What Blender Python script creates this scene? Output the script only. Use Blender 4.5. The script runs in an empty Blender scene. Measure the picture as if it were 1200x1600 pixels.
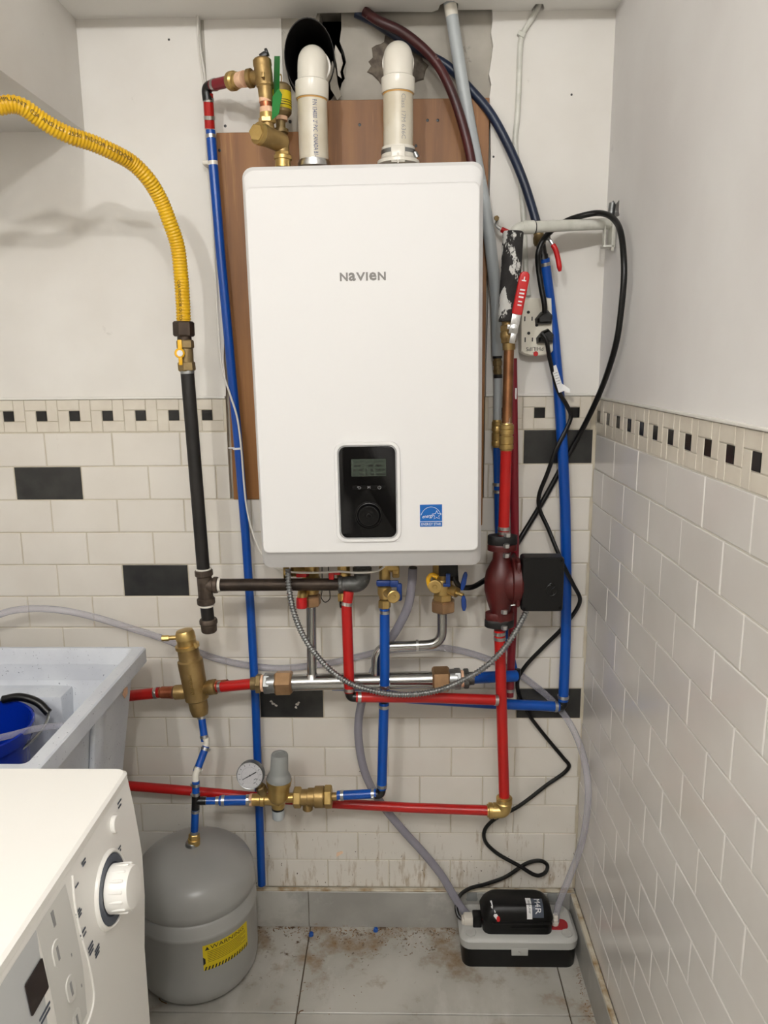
import bpy, bmesh, math, random
from mathutils import Vector as V, Matrix
random.seed(7)
S = bpy.context.scene
C = S.collection

# ------------------------------------------------------------------ camera
cam_data = bpy.data.cameras.new('camera')
cam = bpy.data.objects.new('camera', cam_data)
C.objects.link(cam)
cam_data.sensor_fit = 'HORIZONTAL'
cam_data.sensor_width = 36.0
cam_data.lens = 1188.34 / 1200 * 36.0
cam_data.clip_start = 0.02
right = V((0.999757, 0.020349, -0.008488)); fwd = V((-0.021620, 0.980283, -0.196411)); up = V((0.004324, 0.196547, 0.980485))
m = Matrix((right, up, -fwd)).transposed().to_4x4()
m.translation = (0.83425, -1.76523, 1.46800)
cam.matrix_world = m
S.camera = cam

# ------------------------------------------------------------------ world, lamps, exposure
w = bpy.data.worlds.new('world'); S.world = w; w.use_nodes = True
w.node_tree.nodes['Background'].inputs[0].default_value = (0.9, 0.92, 1.0, 1)
w.node_tree.nodes['Background'].inputs[1].default_value = 0.05
S.view_settings.view_transform = 'Standard'
S.view_settings.look = 'None'
S.view_settings.gamma = 1.0
S.view_settings.use_curve_mapping = False
S.view_settings.exposure = -0.07
def bulb(name, loc, power, radius, col=(1.0, 0.992, 0.980)):
    d = bpy.data.lights.new(name, 'POINT'); d.energy = power; d.shadow_soft_size = radius; d.color = col
    o = bpy.data.objects.new(name, d); C.objects.link(o); o.location = loc
bulb('ceiling_bulb', (0.20, -2.70, 2.44), 50, 0.035)
bulb('ceiling_bulb', (0.90, -2.35, 2.44), 38, 0.035)

# ------------------------------------------------------------------ materials
MATS = {}
def N(nt, typ, **kw):
    n = nt.nodes.new(typ)
    for k, v in kw.items():
        if k in n.inputs: n.inputs[k].default_value = v
        else: setattr(n, k, v)
    return n
def srgb(c):
    return tuple((x / 255 / 12.92 if x / 255 <= 0.04045 else ((x / 255 + 0.055) / 1.055) ** 2.4) for x in c) + (1,)
def mat(name, col, rough=0.5, metal=0.0, var=None, vscale=12, bump=0.0, bscale=60, coat=0.0, stretch=None, detail=4, contrast=(0.35, 0.65), spec=0.5):
    """col / var: sRGB 0-255; var mixes in by object-space noise"""
    M = bpy.data.materials.new(name); M.use_nodes = True; nt = M.node_tree
    b = nt.nodes['Principled BSDF']
    b.inputs['Base Color'].default_value = srgb(col); b.inputs['Roughness'].default_value = rough; b.inputs['Metallic'].default_value = metal
    b.inputs['Coat Weight'].default_value = coat; b.inputs['Specular IOR Level'].default_value = spec
    geo = N(nt, 'ShaderNodeNewGeometry')
    src = geo.outputs['Position']
    if stretch:
        mp = N(nt, 'ShaderNodeMapping'); mp.inputs['Scale'].default_value = stretch
        nt.links.new(src, mp.inputs[0]); src = mp.outputs[0]
    if var:
        n = N(nt, 'ShaderNodeTexNoise'); n.inputs['Scale'].default_value = vscale; n.inputs['Detail'].default_value = detail
        nt.links.new(src, n.inputs['Vector'])
        r = N(nt, 'ShaderNodeValToRGB'); r.color_ramp.elements[0].position = contrast[0]; r.color_ramp.elements[1].position = contrast[1]
        r.color_ramp.elements[0].color = srgb(col); r.color_ramp.elements[1].color = srgb(var)
        nt.links.new(n.outputs['Fac'], r.inputs[0]); nt.links.new(r.outputs[0], b.inputs['Base Color'])
    if bump:
        n2 = N(nt, 'ShaderNodeTexNoise'); n2.inputs['Scale'].default_value = bscale; n2.inputs['Detail'].default_value = 3
        nt.links.new(src, n2.inputs['Vector'])
        bp = N(nt, 'ShaderNodeBump'); bp.inputs['Strength'].default_value = bump; bp.inputs['Distance'].default_value = 0.002
        nt.links.new(n2.outputs['Fac'], bp.inputs['Height']); nt.links.new(bp.outputs[0], b.inputs['Normal'])
    MATS[name] = M
    return M
def overlay(M, col, scale, lo, hi, stretch=None, detail=5, mask=None):
    """mix a second colour over the material's base colour by a thresholded noise (stains, paint, wear)"""
    nt = M.node_tree; b = nt.nodes['Principled BSDF']; inp = b.inputs['Base Color']
    geo = N(nt, 'ShaderNodeNewGeometry'); src = geo.outputs['Position']
    if stretch:
        mp = N(nt, 'ShaderNodeMapping'); mp.inputs['Scale'].default_value = stretch
        nt.links.new(src, mp.inputs[0]); src = mp.outputs[0]
    n = N(nt, 'ShaderNodeTexNoise'); n.inputs['Scale'].default_value = scale; n.inputs['Detail'].default_value = detail; n.inputs['Roughness'].default_value = 0.65
    nt.links.new(src, n.inputs['Vector'])
    fac = n.outputs['Fac']
    if mask:  # (axis, from, to): adds up to 0.35 where the coordinate nears 'to'
        ax, a, c, amt = mask
        sx = N(nt, 'ShaderNodeSeparateXYZ'); nt.links.new(geo.outputs['Position'], sx.inputs[0])
        mr = N(nt, 'ShaderNodeMapRange'); mr.inputs['From Min'].default_value = a; mr.inputs['From Max'].default_value = c
        mr.inputs['To Min'].default_value = -amt; mr.inputs['To Max'].default_value = 0.0
        nt.links.new(sx.outputs[ax], mr.inputs['Value'])
        ad = N(nt, 'ShaderNodeMath', operation='ADD'); nt.links.new(fac, ad.inputs[0]); nt.links.new(mr.outputs[0], ad.inputs[1]); fac = ad.outputs[0]
    mr2 = N(nt, 'ShaderNodeMapRange'); mr2.inputs['From Min'].default_value = lo; mr2.inputs['From Max'].default_value = hi
    nt.links.new(fac, mr2.inputs['Value'])
    mx = N(nt, 'ShaderNodeMix', data_type='RGBA')
    nt.links.new(mr2.outputs[0], mx.inputs['Factor'])
    if inp.is_linked: nt.links.new(inp.links[0].from_socket, mx.inputs['A'])
    else: mx.inputs['A'].default_value = inp.default_value[:]
    mx.inputs['B'].default_value = srgb(col)
    nt.links.new(mx.outputs['Result'], inp)
    return M
def clear_mat(name, tint, alpha, rough=0.12):
    M = bpy.data.materials.new(name); M.use_nodes = True; nt = M.node_tree
    b = nt.nodes['Principled BSDF']; b.inputs['Base Color'].default_value = srgb(tint); b.inputs['Roughness'].default_value = rough
    tr = N(nt, 'ShaderNodeBsdfTransparent'); tr.inputs[0].default_value = (0.93, 0.93, 0.95, 1)
    lw = N(nt, 'ShaderNodeLayerWeight'); lw.inputs['Blend'].default_value = 0.35
    mr = N(nt, 'ShaderNodeMapRange'); mr.inputs['To Min'].default_value = alpha; mr.inputs['To Max'].default_value = min(1, alpha + 0.5)
    nt.links.new(lw.outputs['Facing'], mr.inputs['Value'])
    mx = N(nt, 'ShaderNodeMixShader'); nt.links.new(mr.outputs[0], mx.inputs[0]); nt.links.new(tr.outputs[0], mx.inputs[1]); nt.links.new(b.outputs[0], mx.inputs[2])
    nt.links.new(mx.outputs[0], nt.nodes['Material Output'].inputs[0])
    MATS[name] = M
    return M

mat('paint', (226, 223, 217), 0.55, var=(219, 215, 208), vscale=5, bump=0.12, bscale=35)
overlay(MATS['paint'], (186, 182, 174), 14, 0.69, 0.80)
mat('paint_side', (226, 224, 222), 0.6, var=(218, 215, 213), vscale=4, bump=0.08, bscale=30)
overlay(MATS['paint_side'], (190, 186, 184), 17, 0.71, 0.8)
mat('paint_far', (118, 112, 105), 0.7)
mat('ceiling_paint', (236, 234, 229), 0.6, bump=0.1, bscale=30)
mat('plaster', (184, 179, 168), 0.8, var=(160, 154, 143), vscale=9, bump=0.5, bscale=30)
overlay(MATS['plaster'], (110, 103, 94), 20, 0.66, 0.78)
mat('mortar', (122, 112, 100), 0.95, var=(88, 80, 72), vscale=60, bump=1.0, bscale=140)
mat('cavity', (16, 13, 12), 0.9)
mat('tile_white', (222, 217, 208), 0.16, var=(216, 210, 200), vscale=6, bump=0.03, bscale=14, spec=0.5)
overlay(MATS['tile_white'], (144, 116, 74), 22, 0.50, 0.70, stretch=(2.2, 1, 0.45), mask=(2, 0.46, 0.11, 0.20))
overlay(MATS['tile_white'], (70, 58, 44), 130, 0.665, 0.70, stretch=(1, 1, 0.6), detail=2, mask=(2, 0.55, 0.12, 0.12))
mat('tile_side', (219, 216, 212), 0.2, var=(212, 208, 203), vscale=5, bump=0.03, bscale=14)
overlay(MATS['tile_side'], (158, 152, 146), 24, 0.72, 0.8, stretch=(1, 2.2, 0.7))
mat('tile_cream', (216, 209, 195), 0.3, var=(208, 200, 186), vscale=25)
mat('tile_dark', (52, 52, 50), 0.28, var=(36, 36, 36), vscale=22, bump=0.05, bscale=30)
mat('tile_black', (16, 16, 17), 0.2)
mat('grout', (204, 196, 178), 0.9, var=(190, 180, 160), vscale=20)
overlay(MATS['grout'], (120, 92, 58), 18, 0.55, 0.72, mask=(2, 0.5, 0.1, 0.2))
mat('grout_side', (222, 217, 206), 0.9)
mat('grout_floor', (96, 82, 64), 0.95)
mat('marble', (168, 166, 160), 0.3, var=(146, 144, 139), vscale=4.5, detail=8, contrast=(0.4, 0.62))
overlay(MATS['marble'], (188, 186, 180), 3.2, 0.56, 0.66, stretch=(1, 2.4, 1), detail=7)
mat('marble_floor', (188, 185, 177), 0.33, var=(166, 163, 155), vscale=4.5, detail=8, contrast=(0.4, 0.62))
overlay(MATS['marble_floor'], (192, 189, 182), 3.2, 0.56, 0.66, stretch=(2, 0.8, 1), detail=7)
overlay(MATS['marble_floor'], (128, 100, 62), 9, 0.44, 0.62, detail=9, mask=(1, -0.30, -0.02, 0.16))
overlay(MATS['marble_floor'], (84, 60, 32), 40, 0.55, 0.63, detail=8, mask=(1, -0.22, -0.01, 0.12))
overlay(MATS['marble_floor'], (110, 84, 48), 30, 0.5, 0.62, detail=6, mask=(0, 1.2, 1.29, 0.25))
overlay(MATS['marble'], (128, 100, 60), 30, 0.6, 0.72, detail=6, mask=(2, 0.03, 0.0, 0.12))
mat('trim_dirt', (196, 188, 170), 0.6, var=(140, 112, 70), vscale=30, contrast=(0.45, 0.7))
mat('trim_white', (224, 221, 214), 0.4)
mat('plywood', (150, 100, 46), 0.5, var=(124, 78, 30), vscale=5, stretch=(6, 6, 0.45), detail=6)
overlay(MATS['plywood'], (168, 116, 60), 9, 0.58, 0.72, stretch=(7, 7, 0.3))
mat('boiler_white', (223, 222, 221), 0.5, spec=0.4)
mat('boiler_grey', (150, 150, 150), 0.4)
mat('logo_grey', (122, 119, 116), 0.5)
mat('panel_black', (5, 5, 6), 0.15, spec=0.25)
mat('black_gloss', (8, 8, 9), 0.25, spec=0.35)
mat('lcd', (58, 66, 58), 0.2)
mat('lcd_ink', (18, 22, 18), 0.3)
mat('print_white', (225, 225, 225), 0.5)
mat('print_grey', (150, 150, 150), 0.5)
mat('print_black', (22, 22, 24), 0.6)
mat('print_blue', (34, 60, 118), 0.6)
mat('star_blue', (0, 92, 170), 0.4)
mat('pex_red', (178, 24, 20), 0.3, var=(164, 18, 18), vscale=6)
mat('pex_maroon', (124, 22, 36), 0.3)
mat('pex_blue', (0, 74, 164), 0.3, var=(0, 66, 152), vscale=6)
mat('pex_navy', (22, 38, 66), 0.4, var=(14, 24, 44), vscale=14)
mat('pex_wine', (72, 22, 24), 0.4, var=(50, 16, 18), vscale=14)
overlay(MATS['pex_wine'], (206, 198, 190), 24, 0.66, 0.7)
mat('fitting_black', (14, 13, 13), 0.35)
mat('brass', (196, 168, 108), 0.34, 0.8, var=(176, 146, 86), vscale=24, bump=0.08, bscale=120)
mat('bronze', (166, 140, 92), 0.45, 0.75, var=(142, 116, 72), vscale=30, bump=0.2, bscale=160)
mat('brass_dull', (146, 126, 88), 0.5, 0.7, var=(116, 98, 66), vscale=30, bump=0.25, bscale=160)
mat('copper', (150, 104, 68), 0.4, 0.8, var=(116, 76, 50), vscale=22)
overlay(MATS['copper'], (196, 186, 172), 26, 0.64, 0.7, stretch=(1, 1, 0.4))
mat('copper_new', (190, 116, 84), 0.3, 0.9, var=(150, 84, 58), vscale=40)
mat('bronze_nut', (178, 144, 108), 0.38, 0.8, var=(154, 122, 90), vscale=30)
mat('tape', (236, 196, 164), 0.7, var=(222, 176, 142), vscale=50)
mat('steel', (190, 190, 188), 0.22, 1.0, var=(170, 170, 168), vscale=8)
mat('clamp_steel', (186, 186, 184), 0.3, 1.0)
mat('galvanised', (164, 166, 166), 0.35, 0.95, var=(140, 142, 142), vscale=40)
mat('zinc_nut', (196, 196, 194), 0.3, 0.9)
mat('iron', (30, 27, 25), 0.5, 0.2, var=(18, 16, 15), vscale=26, bump=0.15, bscale=120)
mat('iron_raw', (70, 58, 48), 0.5, 0.6, var=(46, 38, 32), vscale=30, bump=0.2, bscale=150)
mat('iron_fit', (96, 84, 74), 0.55, 0.6, var=(66, 56, 48), vscale=40, bump=0.3, bscale=160)
mat('iron_grey', (92, 92, 90), 0.5, 0.5, var=(70, 70, 68), vscale=60, bump=0.2, bscale=160)
mat('dope', (214, 210, 200), 0.8)
mat('hose_yellow', (222, 176, 16), 0.3, var=(206, 158, 12), vscale=10)
mat('handle_yellow', (232, 176, 20), 0.4)
mat('pvc', (226, 221, 209), 0.25)
mat('pvc_pipe', (212, 205, 188), 0.35, var=(200, 190, 168), vscale=18)
overlay(MATS['pvc_pipe'], (190, 160, 104), 20, 0.68, 0.72)
mat('pvc_glue', (196, 150, 82), 0.5)
mat('pvc_grey', (176, 182, 184), 0.4, var=(168, 174, 176), vscale=10)
mat('sleeve_dark', (34, 30, 28), 0.55, 0.3, var=(20, 18, 18), vscale=20)
mat('paper_torn', (206, 200, 190), 0.8)
mat('tag_green', (20, 120, 46), 0.45)
mat('label_yellow', (214, 190, 20), 0.5)
mat('painted_pipe', (214, 213, 204), 0.45, var=(196, 196, 186), vscale=40, bump=0.3, bscale=80)
overlay(MATS['painted_pipe'], (84, 82, 78), 60, 0.74, 0.77)
mat('foam', (46, 44, 43), 0.85, var=(36, 34, 33), vscale=60, bump=0.4, bscale=200)
overlay(MATS['foam'], (206, 205, 200), 34, 0.515, 0.54, stretch=(1, 1, 0.5), mask=(0, 1.108, 1.083, 0.26))
mat('handle_red', (188, 24, 26), 0.3)
mat('handle_blue', (14, 52, 120), 0.4)
mat('strip_cream', (222, 217, 202), 0.4)
mat('rubber_black', (7, 7, 7), 0.35, spec=0.4)
mat('pump_red', (78, 13, 11), 0.45, var=(66, 10, 9), vscale=12)
mat('flange_black', (18, 17, 17), 0.55, bump=0.2, bscale=150)
mat('box_black', (13, 13, 13), 0.42, spec=0.3)
mat('tank_grey', (164, 164, 161), 0.3, var=(156, 156, 153), vscale=5)
mat('sink_white', (208, 212, 218), 0.5, var=(196, 200, 208), vscale=14)
overlay(MATS['sink_white'], (120, 126, 138), 170, 0.68, 0.72, detail=2)
mat('bucket_blue', (2, 36, 140), 0.2)
mat('washer_white', (242, 240, 235), 0.3)
mat('washer_panel', (214, 213, 208), 0.3)
mat('washer_grey', (196, 198, 198), 0.3)
mat('washer_dark', (70, 78, 92), 0.4)
mat('display_dark', (44, 34, 32), 0.2)
mat('lid_grey', (176, 176, 172), 0.45)
mat('reservoir_black', (9, 9, 9), 0.4, spec=0.3)
mat('red_plastic', (150, 20, 30), 0.4)
mat('plug_white', (212, 206, 196), 0.5)
mat('prv_grey', (136, 138, 136), 0.45)
mat('cap_blue', (40, 90, 170), 0.4)
mat('gauge_face', (222, 221, 216), 0.5)
mat('wire_white', (214, 210, 202), 0.45)
mat('debris', (142, 104, 60), 0.8, var=(96, 66, 34), vscale=90)
mat('paint_chip', (232, 200, 170), 0.7)
clear_mat('clear_tube', (196, 194, 204), 0.22)
clear_mat('vinyl_tube', (150, 148, 160), 0.62)
# lens of the pressure gauge
clear_mat('gauge_glass', (235, 235, 235), 0.03, 0.05)

# ------------------------------------------------------------------ geometry
def frame(d):
    d = V(d).normalized()
    a = V((0, 0, 1)) if abs(d.z) < 0.9 else V((1, 0, 0))
    u = d.cross(a).normalized()
    return u, d.cross(u).normalized(), d
def cat(*gs):
    v, f = [], []
    for g in gs:
        o = len(v); v += list(g[0]); f += [tuple(i + o for i in q) for q in g[1]]
    return v, f
def smooth_path(pts, n=6):
    P = [V(p) for p in pts]
    if len(P) < 3: return P
    out = []
    for i in range(len(P) - 1):
        p0 = P[i - 1] if i else P[0] * 2 - P[1]
        p1, p2 = P[i], P[i + 1]
        p3 = P[i + 2] if i + 2 < len(P) else P[-1] * 2 - P[-2]
        # centripetal Catmull-Rom
        t0 = 0; t1 = t0 + max((p1 - p0).length, 1e-6) ** .5; t2 = t1 + max((p2 - p1).length, 1e-6) ** .5; t3 = t2 + max((p3 - p2).length, 1e-6) ** .5
        for k in range(n):
            t = t1 + (t2 - t1) * k / n
            a1 = p0 * ((t1 - t) / (t1 - t0)) + p1 * ((t - t0) / (t1 - t0))
            a2 = p1 * ((t2 - t) / (t2 - t1)) + p2 * ((t - t1) / (t2 - t1))
            a3 = p2 * ((t3 - t) / (t3 - t2)) + p3 * ((t - t2) / (t3 - t2))
            b1 = a1 * ((t2 - t) / (t2 - t0)) + a2 * ((t - t0) / (t2 - t0))
            b2 = a2 * ((t3 - t) / (t3 - t1)) + a3 * ((t - t1) / (t3 - t1))
            out.append(b1 * ((t2 - t) / (t2 - t1)) + b2 * ((t - t1) / (t2 - t1)))
    out.append(P[-1])
    return out
def round_path(pts, rad, n=7):
    P = [V(p) for p in pts]; out = [P[0]]
    for i in range(1, len(P) - 1):
        a = (P[i - 1] - P[i]); b = (P[i + 1] - P[i])
        r = min(rad, a.length * .49, b.length * .49)
        a, b = P[i] + a.normalized() * r, P[i] + b.normalized() * r
        for k in range(n + 1):
            t = k / n
            out.append(a * (1 - t) ** 2 + P[i] * (2 * t * (1 - t)) + b * t * t)
    out.append(P[-1])
    return out
def resample(P, step):
    P = [V(p) for p in P]; L = [0]
    for a, b in zip(P, P[1:]): L.append(L[-1] + (b - a).length)
    n = max(2, int(L[-1] / step)); out = []; j = 0
    for k in range(n + 1):
        s = L[-1] * k / n
        while j < len(P) - 2 and L[j + 1] < s: j += 1
        t = (s - L[j]) / max(L[j + 1] - L[j], 1e-9)
        out.append(P[j].lerp(P[j + 1], min(1, t)))
    return out
def frames_along(P):
    T = []
    for i in range(len(P)):
        a = P[max(0, i - 1)]; b = P[min(len(P) - 1, i + 1)]
        T.append((b - a).normalized())
    u, v, _ = frame(T[0]); U = [u]
    for i in range(1, len(P)):
        u = U[-1] - T[i] * U[-1].dot(T[i]); U.append(u.normalized())
    return T, U
def tube(P, r, seg=14, caps=True):
    P = [V(p) for p in P]; T, U = frames_along(P); n = len(P)
    rr = r if isinstance(r, (list, tuple)) else [r] * n
    v, f = [], []
    for i in range(n):
        w_ = T[i].cross(U[i])
        for k in range(seg):
            a = 2 * math.pi * k / seg
            v.append(P[i] + (U[i] * math.cos(a) + w_ * math.sin(a)) * rr[i])
    for i in range(n - 1):
        for k in range(seg):
            k2 = (k + 1) % seg
            f.append((i * seg + k, i * seg + k2, (i + 1) * seg + k2, (i + 1) * seg + k))
    if caps:
        f.append(tuple(range(seg))[::-1]); f.append(tuple((n - 1) * seg + k for k in range(seg)))
    return v, f
def lathe(a, d, prof, seg=24, phase=0.0):
    """prof: list of (distance along d, radius)"""
    a = V(a); u, w_, d = frame(d); v, f = [], []
    for t, r in prof:
        for k in range(seg):
            q = 2 * math.pi * k / seg + phase
            v.append(a + d * t + (u * math.cos(q) + w_ * math.sin(q)) * max(r, 1e-5))
    n = len(prof)
    for i in range(n - 1):
        for k in range(seg):
            k2 = (k + 1) % seg
            f.append((i * seg + k, i * seg + k2, (i + 1) * seg + k2, (i + 1) * seg + k))
    f.append(tuple(range(seg))[::-1]); f.append(tuple((n - 1) * seg + k for k in range(seg)))
    return v, f
def cyl(a, b, r, seg=18, bev=0.0):
    a, b = V(a), V(b); L = (b - a).length
    if bev: return lathe(a, b - a, [(0, r - bev), (bev, r), (L - bev, r), (L, r - bev)], seg)
    return lathe(a, b - a, [(0, r), (L, r)], seg)
def hexn(a, b, r, phase=0.3):
    a, b = V(a), V(b); L = (b - a).length; c = min(L * .14, r * .14)
    return lathe(a, b - a, [(0, r - c), (c, r), (L - c, r), (L, r - c)], 6, phase)
def box(c, s, bev=0.0, rot=None, segs=2):
    bm = bmesh.new(); bmesh.ops.create_cube(bm, size=1.0)
    bmesh.ops.scale(bm, vec=V(s), verts=bm.verts)
    if bev: bmesh.ops.bevel(bm, geom=list(bm.edges), offset=bev, segments=segs, affect='EDGES', profile=0.5)
    if rot is not None: bmesh.ops.transform(bm, matrix=rot.to_4x4(), verts=bm.verts)
    bm.verts.index_update()
    v = [V(c) + x.co for x in bm.verts]; f = [tuple(q.index for q in p.verts) for p in bm.faces]
    bm.free()
    return v, f
def rrect(w_, h, r, n=5):
    """rounded rectangle outline centred at 0, counter clockwise in (a, b)"""
    r = min(r, w_ / 2 - 1e-5, h / 2 - 1e-5); out = []
    for cx, cy, a0 in ((w_ / 2 - r, h / 2 - r, 0), (-w_ / 2 + r, h / 2 - r, 90), (-w_ / 2 + r, -h / 2 + r, 180), (w_ / 2 - r, -h / 2 + r, 270)):
        for k in range(n + 1):
            a = math.radians(a0 + 90 * k / n); out.append((cx + r * math.cos(a), cy + r * math.sin(a)))
    return out
def loft(loops, caps=(True, True)):
    v, f = [], []; n = len(loops[0])
    for L in loops: v += [V(p) for p in L]
    for i in range(len(loops) - 1):
        for k in range(n):
            k2 = (k + 1) % n
            f.append((i * n + k, i * n + k2, (i + 1) * n + k2, (i + 1) * n + k))
    if caps[0]: f.append(tuple(range(n))[::-1])
    if caps[1]: f.append(tuple((len(loops) - 1) * n + k for k in range(n)))
    return v, f
def plate(c, xd, yd, outline, th, bev=0.0):
    """extrude a 2D outline; outline plane spanned by xd, yd; front is xd x yd"""
    c, xd, yd = V(c), V(xd).normalized(), V(yd).normalized(); nd = xd.cross(yd)
    def lp(dz, s):
        m_ = []
        for a, b in outline:
            l = math.hypot(a, b) or 1
            m_.append(c + xd * (a - a / l * s) + yd * (b - b / l * s) + nd * dz)
        return m_
    if bev: return loft([lp(0, 0), lp(th - bev, 0), lp(th, bev)])
    return loft([lp(0, 0), lp(th, 0)])
def holed(outer, holes, to3, th):
    """flat panel with holes, extruded by vector th; to3 maps 2D to 3D"""
    bm = bmesh.new(); edges = []
    for loop in [outer] + holes:
        vs = [bm.verts.new(to3(p)) for p in loop]
        edges += [bm.edges.new((vs[i], vs[(i + 1) % len(vs)])) for i in range(len(vs))]
    r = bmesh.ops.triangle_fill(bm, use_beauty=True, use_dissolve=False, edges=edges)
    faces = list(bm.faces)
    ex = bmesh.ops.extrude_face_region(bm, geom=faces)
    bmesh.ops.translate(bm, vec=V(th), verts=[g for g in ex['geom'] if isinstance(g, bmesh.types.BMVert)])
    bmesh.ops.recalc_face_normals(bm, faces=bm.faces)
    bm.verts.index_update()
    v = [x.co.copy() for x in bm.verts]; f = [tuple(q.index for q in p.verts) for p in bm.faces]
    bm.free()
    return v, f

ORG = {}
def add(name, g, m_, parent=None, sharp=32, flat=False):
    v, f = g
    lo = V((min(p[0] for p in v), min(p[1] for p in v), min(p[2] for p in v))); hi = V((max(p[0] for p in v), max(p[1] for p in v), max(p[2] for p in v)))
    o_ = (lo + hi) / 2
    me = bpy.data.meshes.new(name); me.from_pydata([V(p) - o_ for p in v], [], f); me.validate()
    bm = bmesh.new(); bm.from_mesh(me); bmesh.ops.recalc_face_normals(bm, faces=bm.faces); bm.to_mesh(me); bm.free()
    me.materials.append(MATS[m_] if isinstance(m_, str) else m_)
    if not flat:
        me.polygons.foreach_set('use_smooth', [True] * len(me.polygons))
        me.set_sharp_from_angle(angle=math.radians(sharp))
    o = bpy.data.objects.new(name, me); C.objects.link(o)
    ORG[o] = o_
    if parent is not None:
        o.parent = parent; o.location = o_ - ORG[parent]
    else: o.location = o_
    return o
def tag(o, label, cat_, group=None):
    o['label'] = label; o['category'] = cat_
    if group: o['group'] = group
    return o
def thing(name, loc, label, cat_, group=None):
    o = bpy.data.objects.new(name, None); C.objects.link(o); o.location = loc; o.empty_display_size = 0.03
    ORG[o] = V(loc)
    return tag(o, label, cat_, group)
def struct(name, g, m_, **k):
    o = add(name, g, m_, **k); o['kind'] = 'structure'; return o
def text_geo(s, size, extr=0.0, bold=0.0):
    cu = bpy.data.curves.new('t', 'FONT'); cu.body = s; cu.size = size; cu.extrude = extr; cu.offset = bold; cu.align_x = 'CENTER'; cu.align_y = 'CENTER'; cu.resolution_u = 2
    ob = bpy.data.objects.new('t', cu); C.objects.link(ob)
    dg = bpy.context.evaluated_depsgraph_get(); dg.update()
    me = bpy.data.meshes.new_from_object(ob.evaluated_get(dg))
    v = [p.co.copy() for p in me.vertices]; f = [tuple(p.vertices) for p in me.polygons]
    bpy.data.objects.remove(ob); bpy.data.curves.remove(cu); bpy.data.meshes.remove(me)
    return v, f
def place2d(g, c, xd, yd, off=0.0):
    c, xd, yd = V(c), V(xd).normalized(), V(yd).normalized(); nd = xd.cross(yd)
    return [c + xd * p[0] + yd * p[1] + nd * (p[2] + off) for p in g[0]], g[1]
def lettering(s, size, c, xd, yd, m_, parent, name='lettering', extr=0.0002, wide=1.0):
    g = text_geo(s, size, extr)
    g = ([V((p[0] * wide, p[1], p[2])) for p in g[0]], g[1])
    return add(name, place2d(g, c, xd, yd), m_, parent, flat=True)
def wrap_text(s, size, path, r, s0, ang, m_, parent, name='lettering', flip=1):
    """print along a tube: text x runs along the path, text y round it"""
    P = resample(path, 0.004); T, U = frames_along(P); L = [0]
    for a, b in zip(P, P[1:]): L.append(L[-1] + (b - a).length)
    v, f = text_geo(s, size); x0 = min(p.x for p in v); out = []
    for p in v:
        q = s0 + (p.x - x0) * flip; q = min(max(q, 0), L[-1] - 1e-5)
        i = max(k for k in range(len(L)) if L[k] <= q); i = min(i, len(P) - 2); t = (q - L[i]) / (L[i + 1] - L[i])
        c = P[i].lerp(P[i + 1], t); tt = T[i].lerp(T[i + 1], t).normalized()
        # angle measured from the direction that faces the room (-Y)
        e = V((0, -1, 0)); e = (e - tt * e.dot(tt)).normalized(); h = tt.cross(e)
        a = ang - p.y * flip / r
        out.append(c + (e * math.cos(a) + h * math.sin(a)) * (r + 0.0006))
    return add(name, (out, f), m_, parent, flat=True)
def clamp(parent, c, d, r, ear=0.9, m_='clamp_steel', wid=0.0075):
    """stainless pinch clamp ring with its ear, centred at c round axis d"""
    c = V(c); u, v_, d = frame(d); w2 = wid / 2
    g = lathe(c - d * w2, d, [(0, r), (0.0001, r + 0.0011), (wid - 0.0001, r + 0.0011), (wid, r)], 18)
    e = u * math.cos(ear) + v_ * math.sin(ear)
    rot = Matrix((d, e, d.cross(e))).transposed()
    g2 = box(c + e * (r + 0.0022), (wid * .8, 0.0034, 0.0055), 0.0007, rot, 1)
    return add('clamp', cat(g, g2), m_, parent)
def pipe(name, path, r, m_, label, cat_='pipe', clamps=(), seg=16, parent=None, group=None, sm=False, ears=None):
    """one run of pipe; clamps are (index from end 0/-1, distance) pairs"""
    P = smooth_path(path, 6) if sm else [V(p) for p in path]
    o = add(name, tube(P, r, seg), m_, parent)
    if parent is None: tag(o, label, cat_, group)
    for j, (e, dist) in enumerate(clamps):
        if e == 0: a, b = P[0], P[1]
        else: a, b = P[-1], P[-2]
        d = (b - a).normalized()
        clamp(o, a + d * dist, d, r, ears[j] if ears else 0.9 + j)
    return o
def elbow(name, a, corner, b, r, m_, label, arm=0.02, collar=1.2, parent=None, group=None):
    """fitting: two short arms meeting at corner towards a and b"""
    corner = V(corner); da = (V(a) - corner).normalized(); db = (V(b) - corner).normalized()
    P = round_path([corner + da * arm, corner, corner + db * arm], arm * .8)
    g = tube(P, r, 16)
    if collar:
        g = cat(g, cyl(corner + da * arm * .72, corner + da * arm * 1.05, r * collar), cyl(corner + db * arm * .72, corner + db * arm * 1.05, r * collar))
    o = add(name, g, m_, parent)
    if parent is None: tag(o, label, 'fitting', group)
    return o
XV, YV, ZV = V((1, 0, 0)), V((0, 1, 0)), V((0, 0, 1))

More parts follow.
